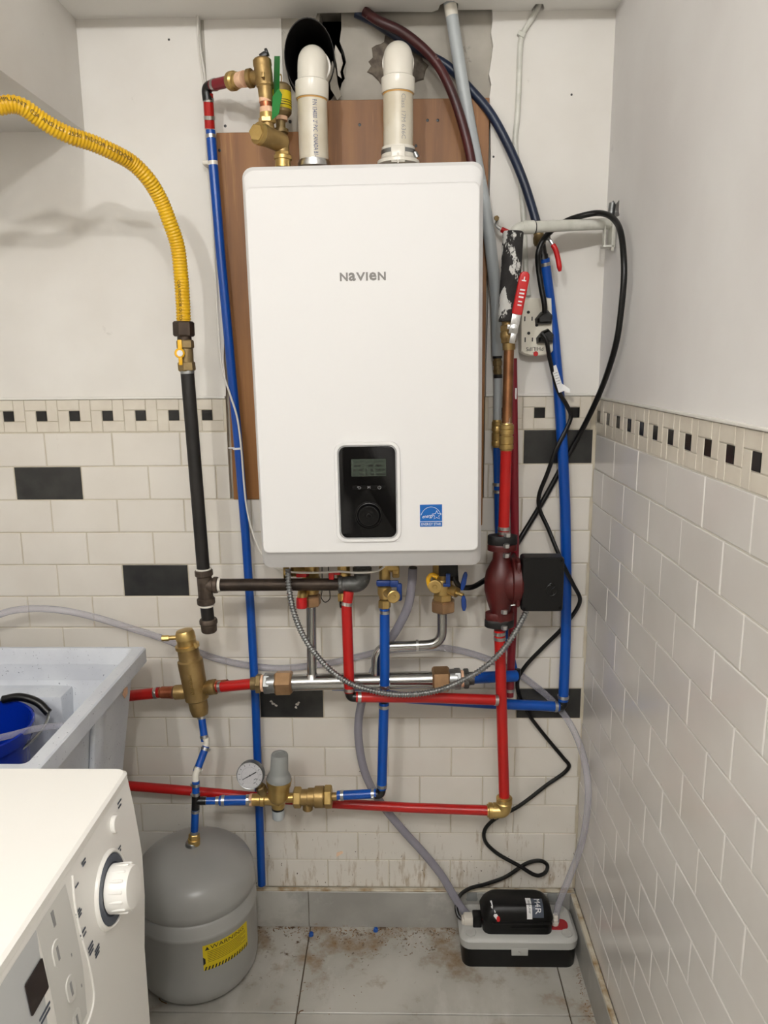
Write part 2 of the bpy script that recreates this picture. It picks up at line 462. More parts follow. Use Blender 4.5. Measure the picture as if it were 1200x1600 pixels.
# ------------------------------------------------------------------ the room
ROW0, VS, TP, XW = 1.3066, 0.07986, 0.16, 1.284      # top of first tile row, row pitch, tile pitch, face of the right wall tiles
XL, YF, ZC = -0.48, -3.4, 2.18
wall_back = struct('wall_back', holed([(XL - .06, -.05), (1.36, -.05), (1.36, 2.62), (XL - .06, 2.62)],
    [[(.6495 + .0555 * math.cos(a), 2.084 + .069 * math.sin(a)) for a in [math.radians(d_) for d_ in range(88, 281, 12)]] + [(.672, 2.012), (.688, 2.020), (.699, 2.034), (.708, 2.038), (.712, 2.052), (.719, 2.062), (.715, 2.076), (.722, 2.094), (.718, 2.112), (.709, 2.134), (.713, 2.158), (.714, 2.196), (.668, 2.196), (.666, 2.162)]],
    lambda p: V((p[0], .02, p[1])), (0, .06, 0)), 'plaster', flat=True)
def child(name, g, m_, par, **k):
    return add(name, g, m_, par, **k)
# dark cavity behind the flue hole
child('wall_cavity', loft([[V((a, y, b)) for a, b in ((.56, 1.95), (.8, 1.95), (.8, 2.3), (.56, 2.3))] for y in (.0801, .4)], caps=(False, True)), 'cavity', wall_back, flat=True)
def jag(x, z0, z1, n, amp):
    return [(x + random.uniform(-amp, amp), z0 + (z1 - z0) * i / n) for i in range(n + 1)]
# drywall sheets left and right of the opened-up strip
lft = [(XL, 1.383)] + [(.431, 1.383), (.4335, 1.42), (.431, 1.47), (.4345, 1.53), (.432, 1.60), (.435, 1.66), (.431, 1.73), (.434, 1.80), (.429, 1.86), (.431, 1.92), (.427, 1.96), (.423, 2.03), (.420, 2.08), (.4155, 2.11), (.4135, 2.15), (.413, 2.2)] + [(XL, 2.2)]
child('drywall_sheet', holed(lft, [], lambda p: V((p[0], .004, p[1])), (0, .0158, 0)), 'paint', wall_back, flat=True)
rgt = [(1.30, 1.383), (1.30, 2.2)] + [(1.030, 2.2), (1.032, 2.165), (1.029, 2.14), (1.034, 2.115), (1.031, 2.09), (1.026, 2.06), (1.0315, 2.04), (1.0275, 2.015), (1.030, 1.99), (1.033, 1.9), (1.0305, 1.75), (1.033, 1.6), (1.031, 1.45), (1.032, 1.383)]
child('drywall_sheet', holed(rgt, [], lambda p: V((p[0], .004, p[1])), (0, .0158, 0)), 'paint', wall_back, flat=True)
# old painted strip beside the relief valve and ragged mortar round the right vent
child('painted_strip', box((.503, .0195, 2.065), (.165, .004, .24)), 'paint', wall_back)
mp = []
for i in range(40):
    a = 2 * math.pi * i / 40; rr = .052 + random.uniform(-.007, .007) + (.008 if math.sin(a) < 0 else 0)
    mp.append((rr * math.cos(a) * 1.08, rr * math.sin(a)))
child('mortar_patch', plate((0.8334,0.0200,2.0933), XV, ZV, mp, .004, .002), 'mortar', wall_back)

grout = child('grout_bed', cat(box(((XL + .431) / 2, .0110, .745), (.431 - XL, .018, 1.276)), box(((1.03 + 1.29) / 2, .0110, .745), (.26, .018, 1.276)), box((.7305, .0110, .627), (.601, .018, 1.04))), 'grout', wall_back, flat=True)

def tile_mesh(w_, h, t, bev, m_, cache={}):
    k = (round(w_, 4), round(h, 4), t, bev, m_)
    if k not in cache:
        lp = lambda y, s: [V((-w_ / 2 + s, y, -h / 2 + s)), V((w_ / 2 - s, y, -h / 2 + s)), V((w_ / 2 - s, y, h / 2 - s)), V((-w_ / 2 + s, y, h / 2 - s))]
        v, f = loft([lp(t, 0), lp(bev, 0), lp(bev * .3, bev * .3), lp(0, bev)], caps=(False, True))
        me = bpy.data.meshes.new('tile'); me.from_pydata(v, [], f)
        bm = bmesh.new(); bm.from_mesh(me); bmesh.ops.recalc_face_normals(bm, faces=bm.faces)
        for q in bm.faces: q.smooth = False
        bm.normal_update()
        if sum(q.normal.y * q.calc_area() for q in bm.faces) > 0: bmesh.ops.reverse_faces(bm, faces=bm.faces)
        bm.to_mesh(me); bm.free(); me.materials.append(MATS[m_]); cache[k] = me
    return cache[k]
def tile(x, z, w_, h, m_, wall, bev=.0016, t=.008, name='tile', jit=.00035):
    """wall 'back': x is world x; wall 'right': x is world y"""
    o = bpy.data.objects.new(name, tile_mesh(w_, h, t, bev, m_)); C.objects.link(o)
    j = random.uniform(-jit, jit)
    if wall == 'back':
        o.parent = wall_back; o.location = V((x, 0 + j, z)) - ORG[wall_back]; rz = 0
    else:
        o.parent = wall_right; o.location = V((XW + j, x, z)) - ORG[wall_right]; rz = -math.pi / 2
    o.rotation_euler = (random.uniform(-1, 1) * .004 * jit / .00035, 0, rz + random.uniform(-1, 1) * .003 * jit / .00035)
    return o
JT = .0024
dark = {(0, 7.0), (1, -.5), (4, 1.0), (8, 3.0), (8, 7.0)}
for k in range(15):
    zt, zb = ROW0 - k * VS, ROW0 - (k + 1) * VS
    spans = [(XL, .431), (1.03, 1.2825)] if k < 2 else [(XL, 1.2825)]
    u = -3.0 + (.5 if k % 2 else 0)
    while u < 8.2:
        for a, b in spans:
            x0, x1 = max(a, u * TP + JT / 2), min(b, (u + 1) * TP - JT / 2)
            if x1 - x0 > .008:
                tile((x0 + x1) / 2, (zt + zb) / 2, x1 - x0, VS - JT, 'tile_dark' if (k, u) in dark else 'tile_white', 'back')
        u += 1
def mosaic(c0, n, pitch, z0, z1, spans, wall, sgn=1):
    mx, mz = pitch / 3, (z1 - z0) / 3; g = .0015
    for i in range(n):
        c = c0 + i * pitch
        for (ca, cb, ra, rb, m_) in ((-1.5, .5, .5, 1.5, 'tile_cream'), (.5, 1.5, -.5, 1.5, 'tile_cream'), (-.5, 1.5, -1.5, -.5, 'tile_cream'), (-1.5, -.5, -1.5, .5, 'tile_cream'), (-.5, .5, -.5, .5, 'tile_black')):
            lo, hi = sorted((c + sgn * ca * mx, c + sgn * cb * mx))
            for a, b in spans:
                x0, x1 = max(a, lo + g / 2), min(b, hi - g / 2)
                if x1 - x0 > .005:
                    zc = (z0 + z1) / 2
                    tile((x0 + x1) / 2, zc + (ra + rb) / 2 * mz, x1 - x0, (rb - ra) * mz - g, m_, wall, .001, .008, 'mosaic_tile', .0003)
mosaic(-.079 - 5 * .0776, 12, .0776, ROW0 + .001, 1.383, [(XL, .431)], 'back')
mosaic(1.155 - 2 * .079, 4, .079, ROW0 + .001, 1.383, [(1.031, 1.2825)], 'back')
struct('trim_1', cat(box(((XL + .431) / 2, .0005, 1.3862), (.431 - XL, .009, .006), .0015), box((1.157, .0005, 1.3862), (.253, .009, .006), .0015)), 'trim_white')

# right wall: painted sheet with a broken hole round the pipe, tiled below
hole_r = [(p[1], p[2]) for p in ((1.2870,-0.0055,1.7791), (1.2870,-0.0187,1.7910), (1.2870,-0.0482,1.7944), (1.2870,-0.0648,1.7836), (1.2870,-0.0927,1.7871), (1.2870,-0.0914,1.7686), (1.2870,-0.0987,1.7548), (1.2870,-0.0649,1.7569), (1.2870,-0.0184,1.7650))]
wall_right = struct('wall_right', holed([(YF - .06, -.05), (.02, -.05), (.02, 2.62), (YF - .06, 2.62)], [hole_r], lambda p: V((1.288, p[0], p[1])), (.06, 0, 0)), 'paint_side', flat=True)
child('wall_cavity', loft([[V((x, a, b)) for a, b in ((-.2, 1.6), (.06, 1.6), (.06, 1.9), (-.2, 1.9))] for x in (1.349, 1.55)], caps=(False, True)), 'cavity', wall_right, flat=True)
ZR = ROW0 - .0102
child('grout_bed', box((1.2962, (YF - .001) / 2, .738), (.0195, -YF, 1.276)), 'grout_side', wall_right, flat=True)
for k in range(15):
    zt, zb = ZR - k * VS, max(.108, ZR - (k + 1) * VS)
    y = -.006 - .16 + (.08 if k % 2 else 0) + TP
    while y > -1.75:
        y1, y0 = min(-.002, y - JT / 2), max(-1.75, y - TP + JT / 2)
        if y1 - y0 > .008 and zt - zb > .01:
            tile((y0 + y1) / 2, (zt + zb) / 2, y1 - y0, zt - zb - JT, 'tile_side', 'right')
        y -= TP
mosaic(-.80 - 11 * .0776, 22, .0776, ZR + .001, 1.377, [(-1.75, -.002)], 'right', -1)
struct('trim_2', box((1.2845, -.88, 1.3798), (.008, 1.76, .005), .0015), 'trim_white')

struct('wall_left', box((XL - .03, YF / 2, 1.285), (.06, -YF + .2, 2.67)), 'paint')
struct('wall_front', box((.4, YF - .03, 1.285), (2.0, .06, 2.67)), 'paint_far')
# ceiling with the open joint along the back wall and two broken pipe notches
cx = [(XL - .05, -.15), (1.288, -.15), (1.288, .02), (1.135, .02), (1.138, -.004), (1.131, -.026), (1.116, -.026), (1.112, -.002), (1.113, .02), (1.035, .02), (1.03, -.004), (.958, -.006), (.957, -.034), (.946, -.046), (.932, -.045), (.92, -.03), (.917, -.008), (.905, .002), (.80, -.004), (.664, -.002), (.66, .02), (XL - .05, .02)]
sof = struct('ceiling_soffit', holed(cx, [], lambda p: V((p[0], p[1], ZC)), (0, 0, .015)), 'ceiling_paint', flat=True)
add('fascia', box((.404, -.145, 2.365), (1.768, .012, .372), .001, None, 1), 'ceiling_paint', sof)
struct('ceiling', box((.4, YF / 2, 2.575), (2.0, -YF + .2, .05)), 'ceiling_paint')
struct('wall_bulkhead', box(((XL + .152) / 2, -.38, 2.254), (.152 - XL, .768, .588), .002), 'paint')
add('soffit_void', box((.404, -.065, 2.5), (1.76, .155, .04)), 'cavity', sof)
# ceiling crack line torn paper near the right pipe
floor = struct('floor', box((.4, YF / 2, -.035), (1.9, -YF + .1, .06)), 'grout_floor', flat=True)
fx = [XL, -.031, .592, 1.215, 1.2875]; fy = [-.004, -.285] + [-.285 - .305 * i for i in range(1, 11)]
for a, b in zip(fx, fx[1:]):
    for c_, d_ in zip(fy, fy[1:]):
        o = add('floor_tile', box(((a + b) / 2, (c_ + d_) / 2, -.004), (b - a - .0028, c_ - d_ - .0028, .0085), .0009, None, 1), 'marble_floor', floor)
        o.location.z += random.uniform(-.0003, .0003)
bb = struct('baseboard_back', box((.4, -.004, .052), (1.75, .012, .1)), 'grout_floor', flat=True)
for a, b in ((XL, .588), (.5895, 1.2855)):
    child('baseboard_slab', box(((a + b) / 2, -.009, .0525), (b - a, .0115, .105), .0012, None, 1), 'marble', bb)
child('cap_strip', box((.4, -.0075, .1075), (1.765, .0125, .0052), .0015, None, 1), 'trim_dirt', bb)
br = struct('baseboard_right', box((1.281, -1.7, .05), (.008, 3.38, .096)), 'grout_floor', flat=True)
for a, b in ((-.62, -.017), (-1.25, -.6215), (-1.88, -1.2515), (-2.51, -1.8815), (-3.14, -2.5115)):
    child('baseboard_slab', box((1.2755, (a + b) / 2, .0525), (.0115, b - a, .105), .0012, None, 1), 'marble', br)
child('cap_strip', box((1.277, -1.7, .1075), (.0125, 3.36, .0052), .0015, None, 1), 'trim_dirt', br)

# stained boards behind the boiler
t = thing('plywood_backing', (.73, .01, 1.07), 'brown stained plywood backing boards fixed to the wall behind the boiler', 'board')
add('board', box((.549, .008, 1.549), (.217, .0235, .804), .001, None, 1), 'plywood', t)
add('board', box((.843, .008, 1.547), (.369, .0235, .930), .001, None, 1), 'plywood', t)
for p in ([(0.7504,-0.0040,1.9623),(0.8958,-0.0040,1.9691),(0.9176,-0.0040,1.9688),(0.8711,-0.0040,1.9185),(0.4562,0.0180,1.9701),(0.5977,0.0180,1.9771),(0.4459,-0.0040,1.9153)]):  # the close-set pair stands for black pencil marks, shaped like screw heads
    add('screw', lathe(V(p) + V((0, -.001, 0)), YV, [(0, .001), (.0004, .0032), (.004, .0032)], 10), 'fitting_black', t)
# screws and nail holes in the painted wall
for p in [(0.3476,0.0040,2.1374),(1.0388,0.0040,1.8964),(1.2021,0.0040,2.0174)]:
    add('wall_screw', lathe(V(p) + V((0, -.0008, 0)), YV, [(0, .001), (.0004, .0024), (.004, .0024)], 8), 'fitting_black', wall_back)

# ------------------------------------------------------------------ boiler
def xz(y, x0, x1, z0, z1, r, n=6):
    return [V(((x0 + x1) / 2 + a, y, (z0 + z1) / 2 + b)) for a, b in rrect(x1 - x0, z1 - z0, r, n)]
boiler = thing('wall_boiler', (.776, -.15, 1.06), 'large white wall-hung boiler with a black control panel and grey name', 'boiler')
bx0, bx1, bz0, bz1 = .549, .999, 1.050, 1.8246
add('rear_casing', loft([xz(-.006, bx0 + .006, bx1 - .006, bz0 + .012, bz1 - .006, .006), xz(-.16, bx0 + .006, bx1 - .006, bz0 + .012, bz1 - .006, .006)]), 'boiler_grey', boiler)
def xzt(yt, yb_, x0, x1, z0, z1, r):
    return [V((p.x, yb_ + (yt - yb_) * (p.z - z0) / (z1 - z0), p.z)) for p in xz(0, x0, x1, z0, z1, r)]
cover = add('front_cover', loft([xz(-.12, bx0, bx1, bz0, bz1, .016), xz(-.248, bx0, bx1, bz0, bz1, .018), xzt(-.260, -.253, bx0 + .001, bx1 - .001, bz0 + .0015, bz1 - .002, .020), xzt(-.2695, -.2595, bx0 + .004, bx1 - .004, bz0 + .008, bz1 - .010, .022),
    xzt(-.2765, -.2775, bx0 + .0075, bx1 - .0075, bz0 + .032, bz1 - .036, .016), xzt(-.2785, -.2825, bx0 + .0085, bx1 - .0085, bz0 + .0375, bz1 - .0405, .013),
    xz(-.2885, bx0 + .0105, bx1 - .0105, bz0 + .0415, bz1 - .0440, .011), xz(-.2895, bx0 + .0125, bx1 - .0125, bz0 + .0435, bz1 - .0460, .010)], caps=(False, True)), 'boiler_white', boiler, sharp=22)
# unicase name: N a V I e N
for ch, xo_, wd in (('N', 0, .0148), ('a', .0163, .0132), ('V', .0302, .0172), ('I', .0487, .0036), ('e', .0546, .0140), ('N', .0709, .0148)):
    v, f = text_geo(ch, .02, .0003, .0006)
    lo = min(p.x for p in v); hi = max(p.x for p in v); zl = min(p.y for p in v); zh = max(p.y for p in v)
    v = [V(((p.x - lo) / (hi - lo) * wd + xo_, (p.y - zl) / (zh - zl) * .0152, p.z)) for p in v]
    add('letter', place2d((v, f), (.7290, -.2898, 1.6128), XV, ZV), 'logo_grey', boiler, flat=True)
# control panel
def ring_xz(y0, y1, x0, x1, z0, z1, r, wid):
    return loft([xz(y0, x0, x1, z0, z1, r), xz(y1, x0 + .001, x1 - .001, z0 + .001, z1 - .001, r), xz(y1, x0 + wid, x1 - wid, z0 + wid, z1 - wid, r - wid * .7), xz(y0, x0 + wid + .001, x1 - wid - .001, z0 + wid + .001, z1 - wid - .001, r - wid * .7)], caps=(False, False))
add('panel_bezel', ring_xz(-.289, -.2945, .7075, .8365, 1.112, 1.3125, .020, .0065), 'boiler_white', boiler)
add('panel_bezel', ring_xz(-.289, -.2925, .7138, .8302, 1.118, 1.3065, .016, .0035), 'boiler_grey', boiler)
pan = add('control_panel', loft([xz(-.288, .716, .828, 1.1205, 1.304, .014), xz(-.2918, .716, .828, 1.1205, 1.304, .014), xz(-.2928, .7175, .8265, 1.122, 1.3025, .013)], caps=(False, True)), 'panel_black', boiler)
scr = add('display', box((.7745, -.2929, 1.2615), (.068, .0006, .034)), 'lcd', pan)
for r_, row in enumerate((((-.026, .006), (-.018, .006), (.004, .010), (.020, .010)), ((-.028, .005), (-.015, .008), (-.004, .003), (.006, .005), (.019, .009), (.029, .004)), ((-.028, .004), (-.014, .007), (-.004, .003), (.007, .007), (.018, .005), (.027, .010)))):
    for x, w_ in row:
        add('lcd_mark', box((.7745 + x, -.2933, 1.2655 - r_ * .0085), (w_, .0002, .0036)), 'lcd_ink', scr, flat=True)
add('lcd_mark', box((.7745, -.2933, 1.2735), (.05, .0002, .0006)), 'lcd_ink', scr, flat=True)
add('button_bar', loft([xz(-.2925, .741, .808, 1.2178, 1.2268, .003), xz(-.2938, .742, .807, 1.2188, 1.2258, .003)]), 'black_gloss', pan)
lettering('M', .0075, (.7745, -.2942, 1.2222), XV, ZV, 'print_grey', pan, 'button_symbol')
add('button_symbol', cat(tube(smooth_path([(.7515, -.2942, 1.2238), (.757, -.2942, 1.2238), (.7585, -.2942, 1.2220), (.757, -.2942, 1.2202), (.753, -.2942, 1.2202)]), .0004, 6), tube([(.7535, -.2942, 1.2252), (.7512, -.2942, 1.2238), (.7535, -.2942, 1.2224)], .0004, 6)), 'print_grey', pan)
pw = [(.795 + .003 * math.sin(a), -.2942, 1.2220 + .003 * math.cos(a)) for a in [0.6 + k * (2 * math.pi - 1.2) / 14 for k in range(15)]]
add('button_symbol', cat(tube(pw, .0004, 6), tube([(.795, -.2942, 1.2222), (.795, -.2942, 1.2258)], .0004, 6)), 'print_grey', pan)
dial = add('dial', lathe((.773, -.2922, 1.1665), -YV, [(0, .0275), (.001, .0275), (.001, .0245), (.0015, .0235), (.008, .0215), (.010, .020), (.0105, .018), (.0085, .009), (.0085, .005), (.0095, .0035)], 40), 'black_gloss', pan)
add('dial_ring', lathe((.773, -.2922, 1.1665), -YV, [(0, .0285), (.0022, .0280), (.0026, .0265), (.0018, .0258), (0, .0255)], 40), 'panel_black', pan)
# blue efficiency sticker
st = add('sticker', box((.8958, -.2899, 1.1635), (.0438, .0006, .0445)), 'star_blue', boiler)
yk = -.2903
arc = [(.8958 + .0215 * math.sin(a), yk, 1.1545 + .0265 * math.cos(a)) for a in [math.radians(-68 + 136 * k / 18) for k in range(19)]]
add('sticker_arc', tube(arc, .00045, 6), 'print_white', st)
add('sticker_rule', box((.8958, yk, 1.1515), (.0438, .0003, .0008)), 'print_white', st)
lettering('ENERGY STAR', .0072, (.8958, yk, 1.1460), XV, ZV, 'print_white', st, wide=.86)
lettering('energy', .0100, (.8895, yk, 1.1625), V((1, 0, .1)), V((.2, 0, 1)), 'print_white', st, wide=.8)
star = []
for k in range(11):
    a = math.pi / 2 + k * math.pi / 5; rr = .0095 if k % 2 == 0 else .0042
    star.append((.9070 + rr * math.cos(a), yk, 1.1640 + rr * math.sin(a)))
add('sticker_star', tube(star, .0005, 6), 'print_white', st)
boiler.rotation_euler = (0, math.radians(-.6), 0)

# ------------------------------------------------------------------ expansion tank
tx, ty, R0 = .338, -.162, .142
tank = thing('expansion_tank', (tx, ty, 0), 'grey steel expansion tank standing on the floor beside the washer', 'tank')
prof = [(.000, .085), (.002, .092), (.010, .110), (.022, .1255), (.038, .1365), (.055, .1405), (.070, R0)]
prof += [(.192, R0), (.194, .1432), (.199, .1440), (.204, .1432), (.206, R0), (.230, R0), (.233, .1385), (.235, .1372), (.237, .1385), (.240, R0)]
prof += [(.256, .1419), (.268, .1412), (.279, .1395), (.289, .1365), (.298, .1320), (.306, .1260), (.314, .1175), (.322, .105), (.330, .087), (.337, .065), (.342, .043), (.345, .022), (.3455, .012)]
add('shell', lathe((tx, ty, 0), ZV, prof, 72), 'tank_grey', tank, sharp=75)
add('nozzle_boss', lathe((tx, ty, .344), ZV, [(0, .018), (.003, .0165), (.008, .0160), (.010, .014)], 24), 'galvanised', tank)
def tank_pt(a, z, off=.0007):
    return V((tx + (R0 + off) * math.sin(a), ty - (R0 + off) * math.cos(a), z))
def tank_patch(a0, a1, z0, z1, m_, off, n=14, name='warning_label', par=None):
    v, f = [], []
    for k in range(n + 1):
        a = a0 + (a1 - a0) * k / n
        v += [tank_pt(a, z0, off), tank_pt(a, z1, off)]
    for k in range(n): f.append((2 * k, 2 * k + 2, 2 * k + 3, 2 * k + 1))
    return add(name, (v, f), m_, par or tank)
A0, A1, LZ0, LZ1 = math.radians(20), math.radians(68), .120, .184
lab = tank_patch(A0, A1, LZ0, LZ1, 'label_yellow', .0006)
v, f = text_geo('WARNING', .0135); lo = min(p.x for p in v); hi = max(p.x for p in v)
add('lettering', ([tank_pt(A0 + .12 + (p.x - lo) / (hi - lo) * .62, .1755 + p.y, .0011) for p in v], f), 'print_black', lab, flat=True)
v, f = [tank_pt(A0 + .035, .171, .0011), tank_pt(A0 + .105, .171, .0011), tank_pt(A0 + .07, .180, .0011)], [(0, 1, 2)]
add('warning_triangle', (v, f), 'print_black', lab, flat=True)
for k in range(7): tank_patch(A0 + .07, A1 - .06 - (.1 if k % 3 == 2 else 0), .1655 - k * .0043, .1665 - k * .0043, 'print_black', .0011, 10, 'print_line', lab)
for k in range(15):
    a = A0 + (A1 - A0) * (k + .2) / 15.4; da = (A1 - A0) / 34
    add('label_stripe', ([tank_pt(a, LZ0, .0011), tank_pt(a + da, LZ0, .0011), tank_pt(a + da * 1.9, LZ0 + .009, .0011), tank_pt(a + da * .9, LZ0 + .009, .0011)], [(0, 1, 2, 3)]), 'print_black', lab, flat=True)
add('print_notch', ([tank_pt(A0 - .002, .134, .0011), tank_pt(A0 + .035, .138, .0011), tank_pt(A0 + .035, .150, .0011), tank_pt(A0 - .002, .155, .0011)], [(0, 1, 2, 3)]), 'print_black', lab, flat=True)

# ------------------------------------------------------------------ laundry tub
sink = thing('laundry_tub', (-.08, -.42, 0), 'speckled white plastic laundry tub against the back wall', 'sink')
def xy(z, x0, x1, y0, y1, r, n=5):
    return [V(((x0 + x1) / 2 + a, (y0 + y1) / 2 + b, z)) for a, b in rrect(x1 - x0, y1 - y0, r, n)]
sx0, sx1, sy0, sy1 = -.455, .262, -.692, -.158
add('basin', loft([xy(.50, sx0 + .07, sx1 - .06, sy0 + .06, sy1 - .05, .03), xy(.805, sx0 + .025, sx1 - .024, sy0 + .024, sy1 - .02, .012), xy(.806, sx0, sx1, sy0, sy1, .008), xy(.837, sx0, sx1, sy0, sy1, .008), xy(.840, sx0 + .003, sx1 - .003, sy0 + .003, sy1 - .003, .008),
    xy(.840, sx0 + .026, sx1 - .026, sy0 + .026, sy1 - .011, .012), xy(.834, sx0 + .030, sx1 - .030, sy0 + .030, sy1 - .014, .014), xy(.52, sx0 + .08, sx1 - .07, sy0 + .07, sy1 - .06, .04), xy(.515, sx0 + .11, sx1 - .1, sy0 + .1, sy1 - .09, .03)]), 'sink_white', sink)
add('soap_ledge', box((-.19, -.205, .64), (.575, .075, .235), .008), 'sink_white', sink)
add('side_rib', box((.2275, -.40, .66), (.012, .05, .27), .004, Matrix.Rotation(.11, 3, 'Y')), 'sink_white', sink)
for x, y in ((sx0 + .08, sy0 + .08), (sx1 - .085, sy0 + .08), (sx0 + .08, sy1 - .08), (sx1 - .085, sy1 - .08)):
    add('leg', cyl((x, y, 0), (x, y, .52), .02), 'sink_white', sink)
# torn sticker on the tub side
add('sticker_residue', plate((.2360, -.235, .765), V((0, -1, .0)), ZV, [(-.012, -.008), (.006, -.012), (.016, .002), (.004, .012), (-.014, .006)], .0012), 'tape', sink)

bk = thing('blue_bucket', (-.024, -.415, .52), 'blue plastic bucket with a wire bail handle inside the tub', 'bucket')
add('pail', lathe((-.024, -.415, .521), ZV, [(0, .095), (.002, .1), (.225, .1235), (.226, .131), (.236, .133), (.250, .1335), (.252, .131), (.250, .1275), (.235, .124), (.012, .097), (.010, .05), (.010, .001)], 48), 'bucket_blue', bk)
gp = [V((-.09, -.36, .800)), V((-.02, -.335, .8045)), V((.025, -.325, .800)), V((.065, -.325, .786)), V((.088, -.330, .767))]
gp = [(-0.1005,-0.3000,0.7680),(0.0024,-0.3000,0.7782),(0.0368,-0.3000,0.7839),(0.0734,-0.3000,0.7725),(0.0979,-0.3050,0.7505)]
add('grip', tube(smooth_path(gp[1:]), .0085, 12), 'rubber_black', bk)
add('bail_wire', tube(smooth_path([(0.0979,-0.3050,0.7505),(0.1064,-0.3300,0.7472),(0.1084,-0.3700,0.7395),(0.0986,-0.4100,0.7319),(0.0734,-0.4600,0.7272),(0.0593,-0.5200,0.7421)]), .0030, 8), 'galvanised', bk)
add('bail_wire', tube(smooth_path([(-0.1022,-0.3000,0.7535),(0.0024,-0.3000,0.7782)]), .0022, 8), 'galvanised', bk)
tag(add('drain_hose', tube(smooth_path([(0.0280,-0.5000,0.7728),(0.0596,-0.4700,0.7747),(0.0926,-0.4400,0.7720),(0.1212,-0.4100,0.7685),(0.1431,-0.3900,0.7637),(0.1653,-0.3700,0.7521),(0.1757,-0.3600,0.7275)]), .0065, 12), 'clear_tube'), 'short clear plastic hose lying across the blue bucket', 'hose')

# ------------------------------------------------------------------ washing machine (front faces the right wall)
wm = thing('washing_machine', (.1, -1.02, 0), 'white washing machine in the foreground corner with a control knob', 'washer')
wp = [(-.21, .002), (.418, .002), (.4225, .55), (.4295, .645), (.4305, .715), (.4285, .745), (.4235, .80), (.4175, .846)]
def wy(y, s):
    cxw, czw = .1, .43
    return [V((x - math.copysign(s, x - cxw), y, z - math.copysign(s, z - czw))) for x, z in wp + [(-.21, .846)]]
add('cabinet', loft([wy(-.7125, .006), wy(-.7185, 0), wy(-1.306, 0), wy(-1.312, .006)]), 'washer_white', wm)
add('lid', loft([xy(z, -.215 + s, .4185 - s, -1.314 + s, -.7105 - s, .014) for z, s in ((.843, .003), (.846, 0), (.856, .0), (.860, .004))]), 'washer_white', wm)
add('lid_seam', box((.215, -1.012, .8600), (.0016, .60, .0006)), 'print_grey', wm)
def pw_(y, z, off=0.0):
    x = .4175
    for (xa, za), (xb, zb) in zip(wp[2:], wp[3:]):
        if za <= z <= zb: x = xa + (xb - xa) * (z - za) / (zb - za)
    return V((x + off, y, z))
NP = V((.9955, 0, .095)).normalized(); TU = V((-.095, 0, .9955)).normalized()
kc = pw_(-.838, .749)
kn = add('program_knob', cat(lathe(kc, NP, [(.004, .0325), (.010, .0325), (.031, .0292), (.0335, .0275), (.0340, .025)], 40),
    *[box(kc + NP * .019 + (YV * math.cos(a) + TU * math.sin(a)) * .0311, (.020, .003, .005), .0014, Matrix((NP, (YV * math.cos(a) + TU * math.sin(a)), NP.cross(YV * math.cos(a) + TU * math.sin(a)))).transposed(), 1) for a in [k * 2 * math.pi / 14 for k in range(14)]]), 'washer_white', wm)
add('knob_ring', lathe(kc, NP, [(0, .0465), (.0030, .0460), (.0040, .0450), (.0040, .035), (.001, .033)], 48), 'washer_dark', kn)
add('knob_surround', lathe(kc, NP, [(-.001, .0525), (.0035, .0510), (.005, .0490), (.004, .0470), (0, .0462)], 48), 'washer_white', kn)
btn = add('power_button', lathe(pw_(-.792, .818, -.001), NP, [(0, .0125), (.005, .0125), (.0065, .0110)], 28), 'washer_white', wm)
dsp = add('display', plate(pw_(-1.046, .786, .0016), YV, TU, rrect(.040, .040, .002), .0012), 'display_dark', wm)
gp_ = [pw_(-.925, .835, .0006), pw_(-.935, .80, .0006), pw_(-.934, .75, .0006), pw_(-.926, .70, .0006), pw_(-.921, .655, .0006), pw_(-.928, .642, .0006), pw_(-.955, .634, .0006), pw_(-1.28, .634, .0006)]
add('panel_groove', tube(smooth_path(gp_), .0016, 8), 'washer_white', wm)
gp_ = [pw_(-.955, .838, .0004), pw_(-.968, .79, .0004), pw_(-.958, .72, .0004), pw_(-.948, .65, .0004)]
v, f = [], []
for k in range(9):
    z = .838 - k * .0235
    v += [pw_(-.944, z, .0005), pw_(-1.02, z, .0005)]
for k in range(8): f.append((2 * k, 2 * k + 1, 2 * k + 3, 2 * k + 2))
add('panel_field', (v, f), 'washer_panel', wm)
v, f = [], []
for k in range(9):
    z = .838 - k * .0235
    v += [pw_(-1.021 - .004 * k, z, .0008), pw_(-1.30, z, .0008)]
for k in range(8): f.append((2 * k, 2 * k + 1, 2 * k + 3, 2 * k + 2))
add('panel_field', (v, f), 'washer_grey', wm)
for y, z in ((-.994, .783), (-.981, .722), (-.974, .668)):
    b = add('option_button', loft([[pw_(y, z, .0007) + (-YV) * a + TU * b_ for a, b_ in rrect(.021, .034, .0104)], [pw_(y, z, .0022) + (-YV) * a + TU * b_ for a, b_ in rrect(.0195, .0325, .0096)]]), 'washer_panel', wm)
    add('button_mark', plate(pw_(y, z, .0024), YV, TU, [(-.0022, -.009), (.0022, -.009), (.0022, .009), (-.0022, .009)], .0003), 'print_grey', b, flat=True)
for y, z, a, l in ((-.985, .822, .006, .020), (-.965, .755, .002, .004), (-.953, .700, .002, .004)):
    add('print_mark', plate(pw_(y, z, .0008), YV, TU, [(-a / 2, -l / 2), (a / 2, -l / 2), (a / 2, l / 2), (-a / 2, l / 2)], .0003), 'print_grey', wm, flat=True)
def mark(y, z, l, w_=.0016):
    add('print_mark', plate(pw_(y, z, .0009), YV, TU, [(-l / 2, -w_ / 2), (l / 2, -w_ / 2), (l / 2, w_ / 2), (-l / 2, w_ / 2)], .0003), 'washer_dark', wm, flat=True)
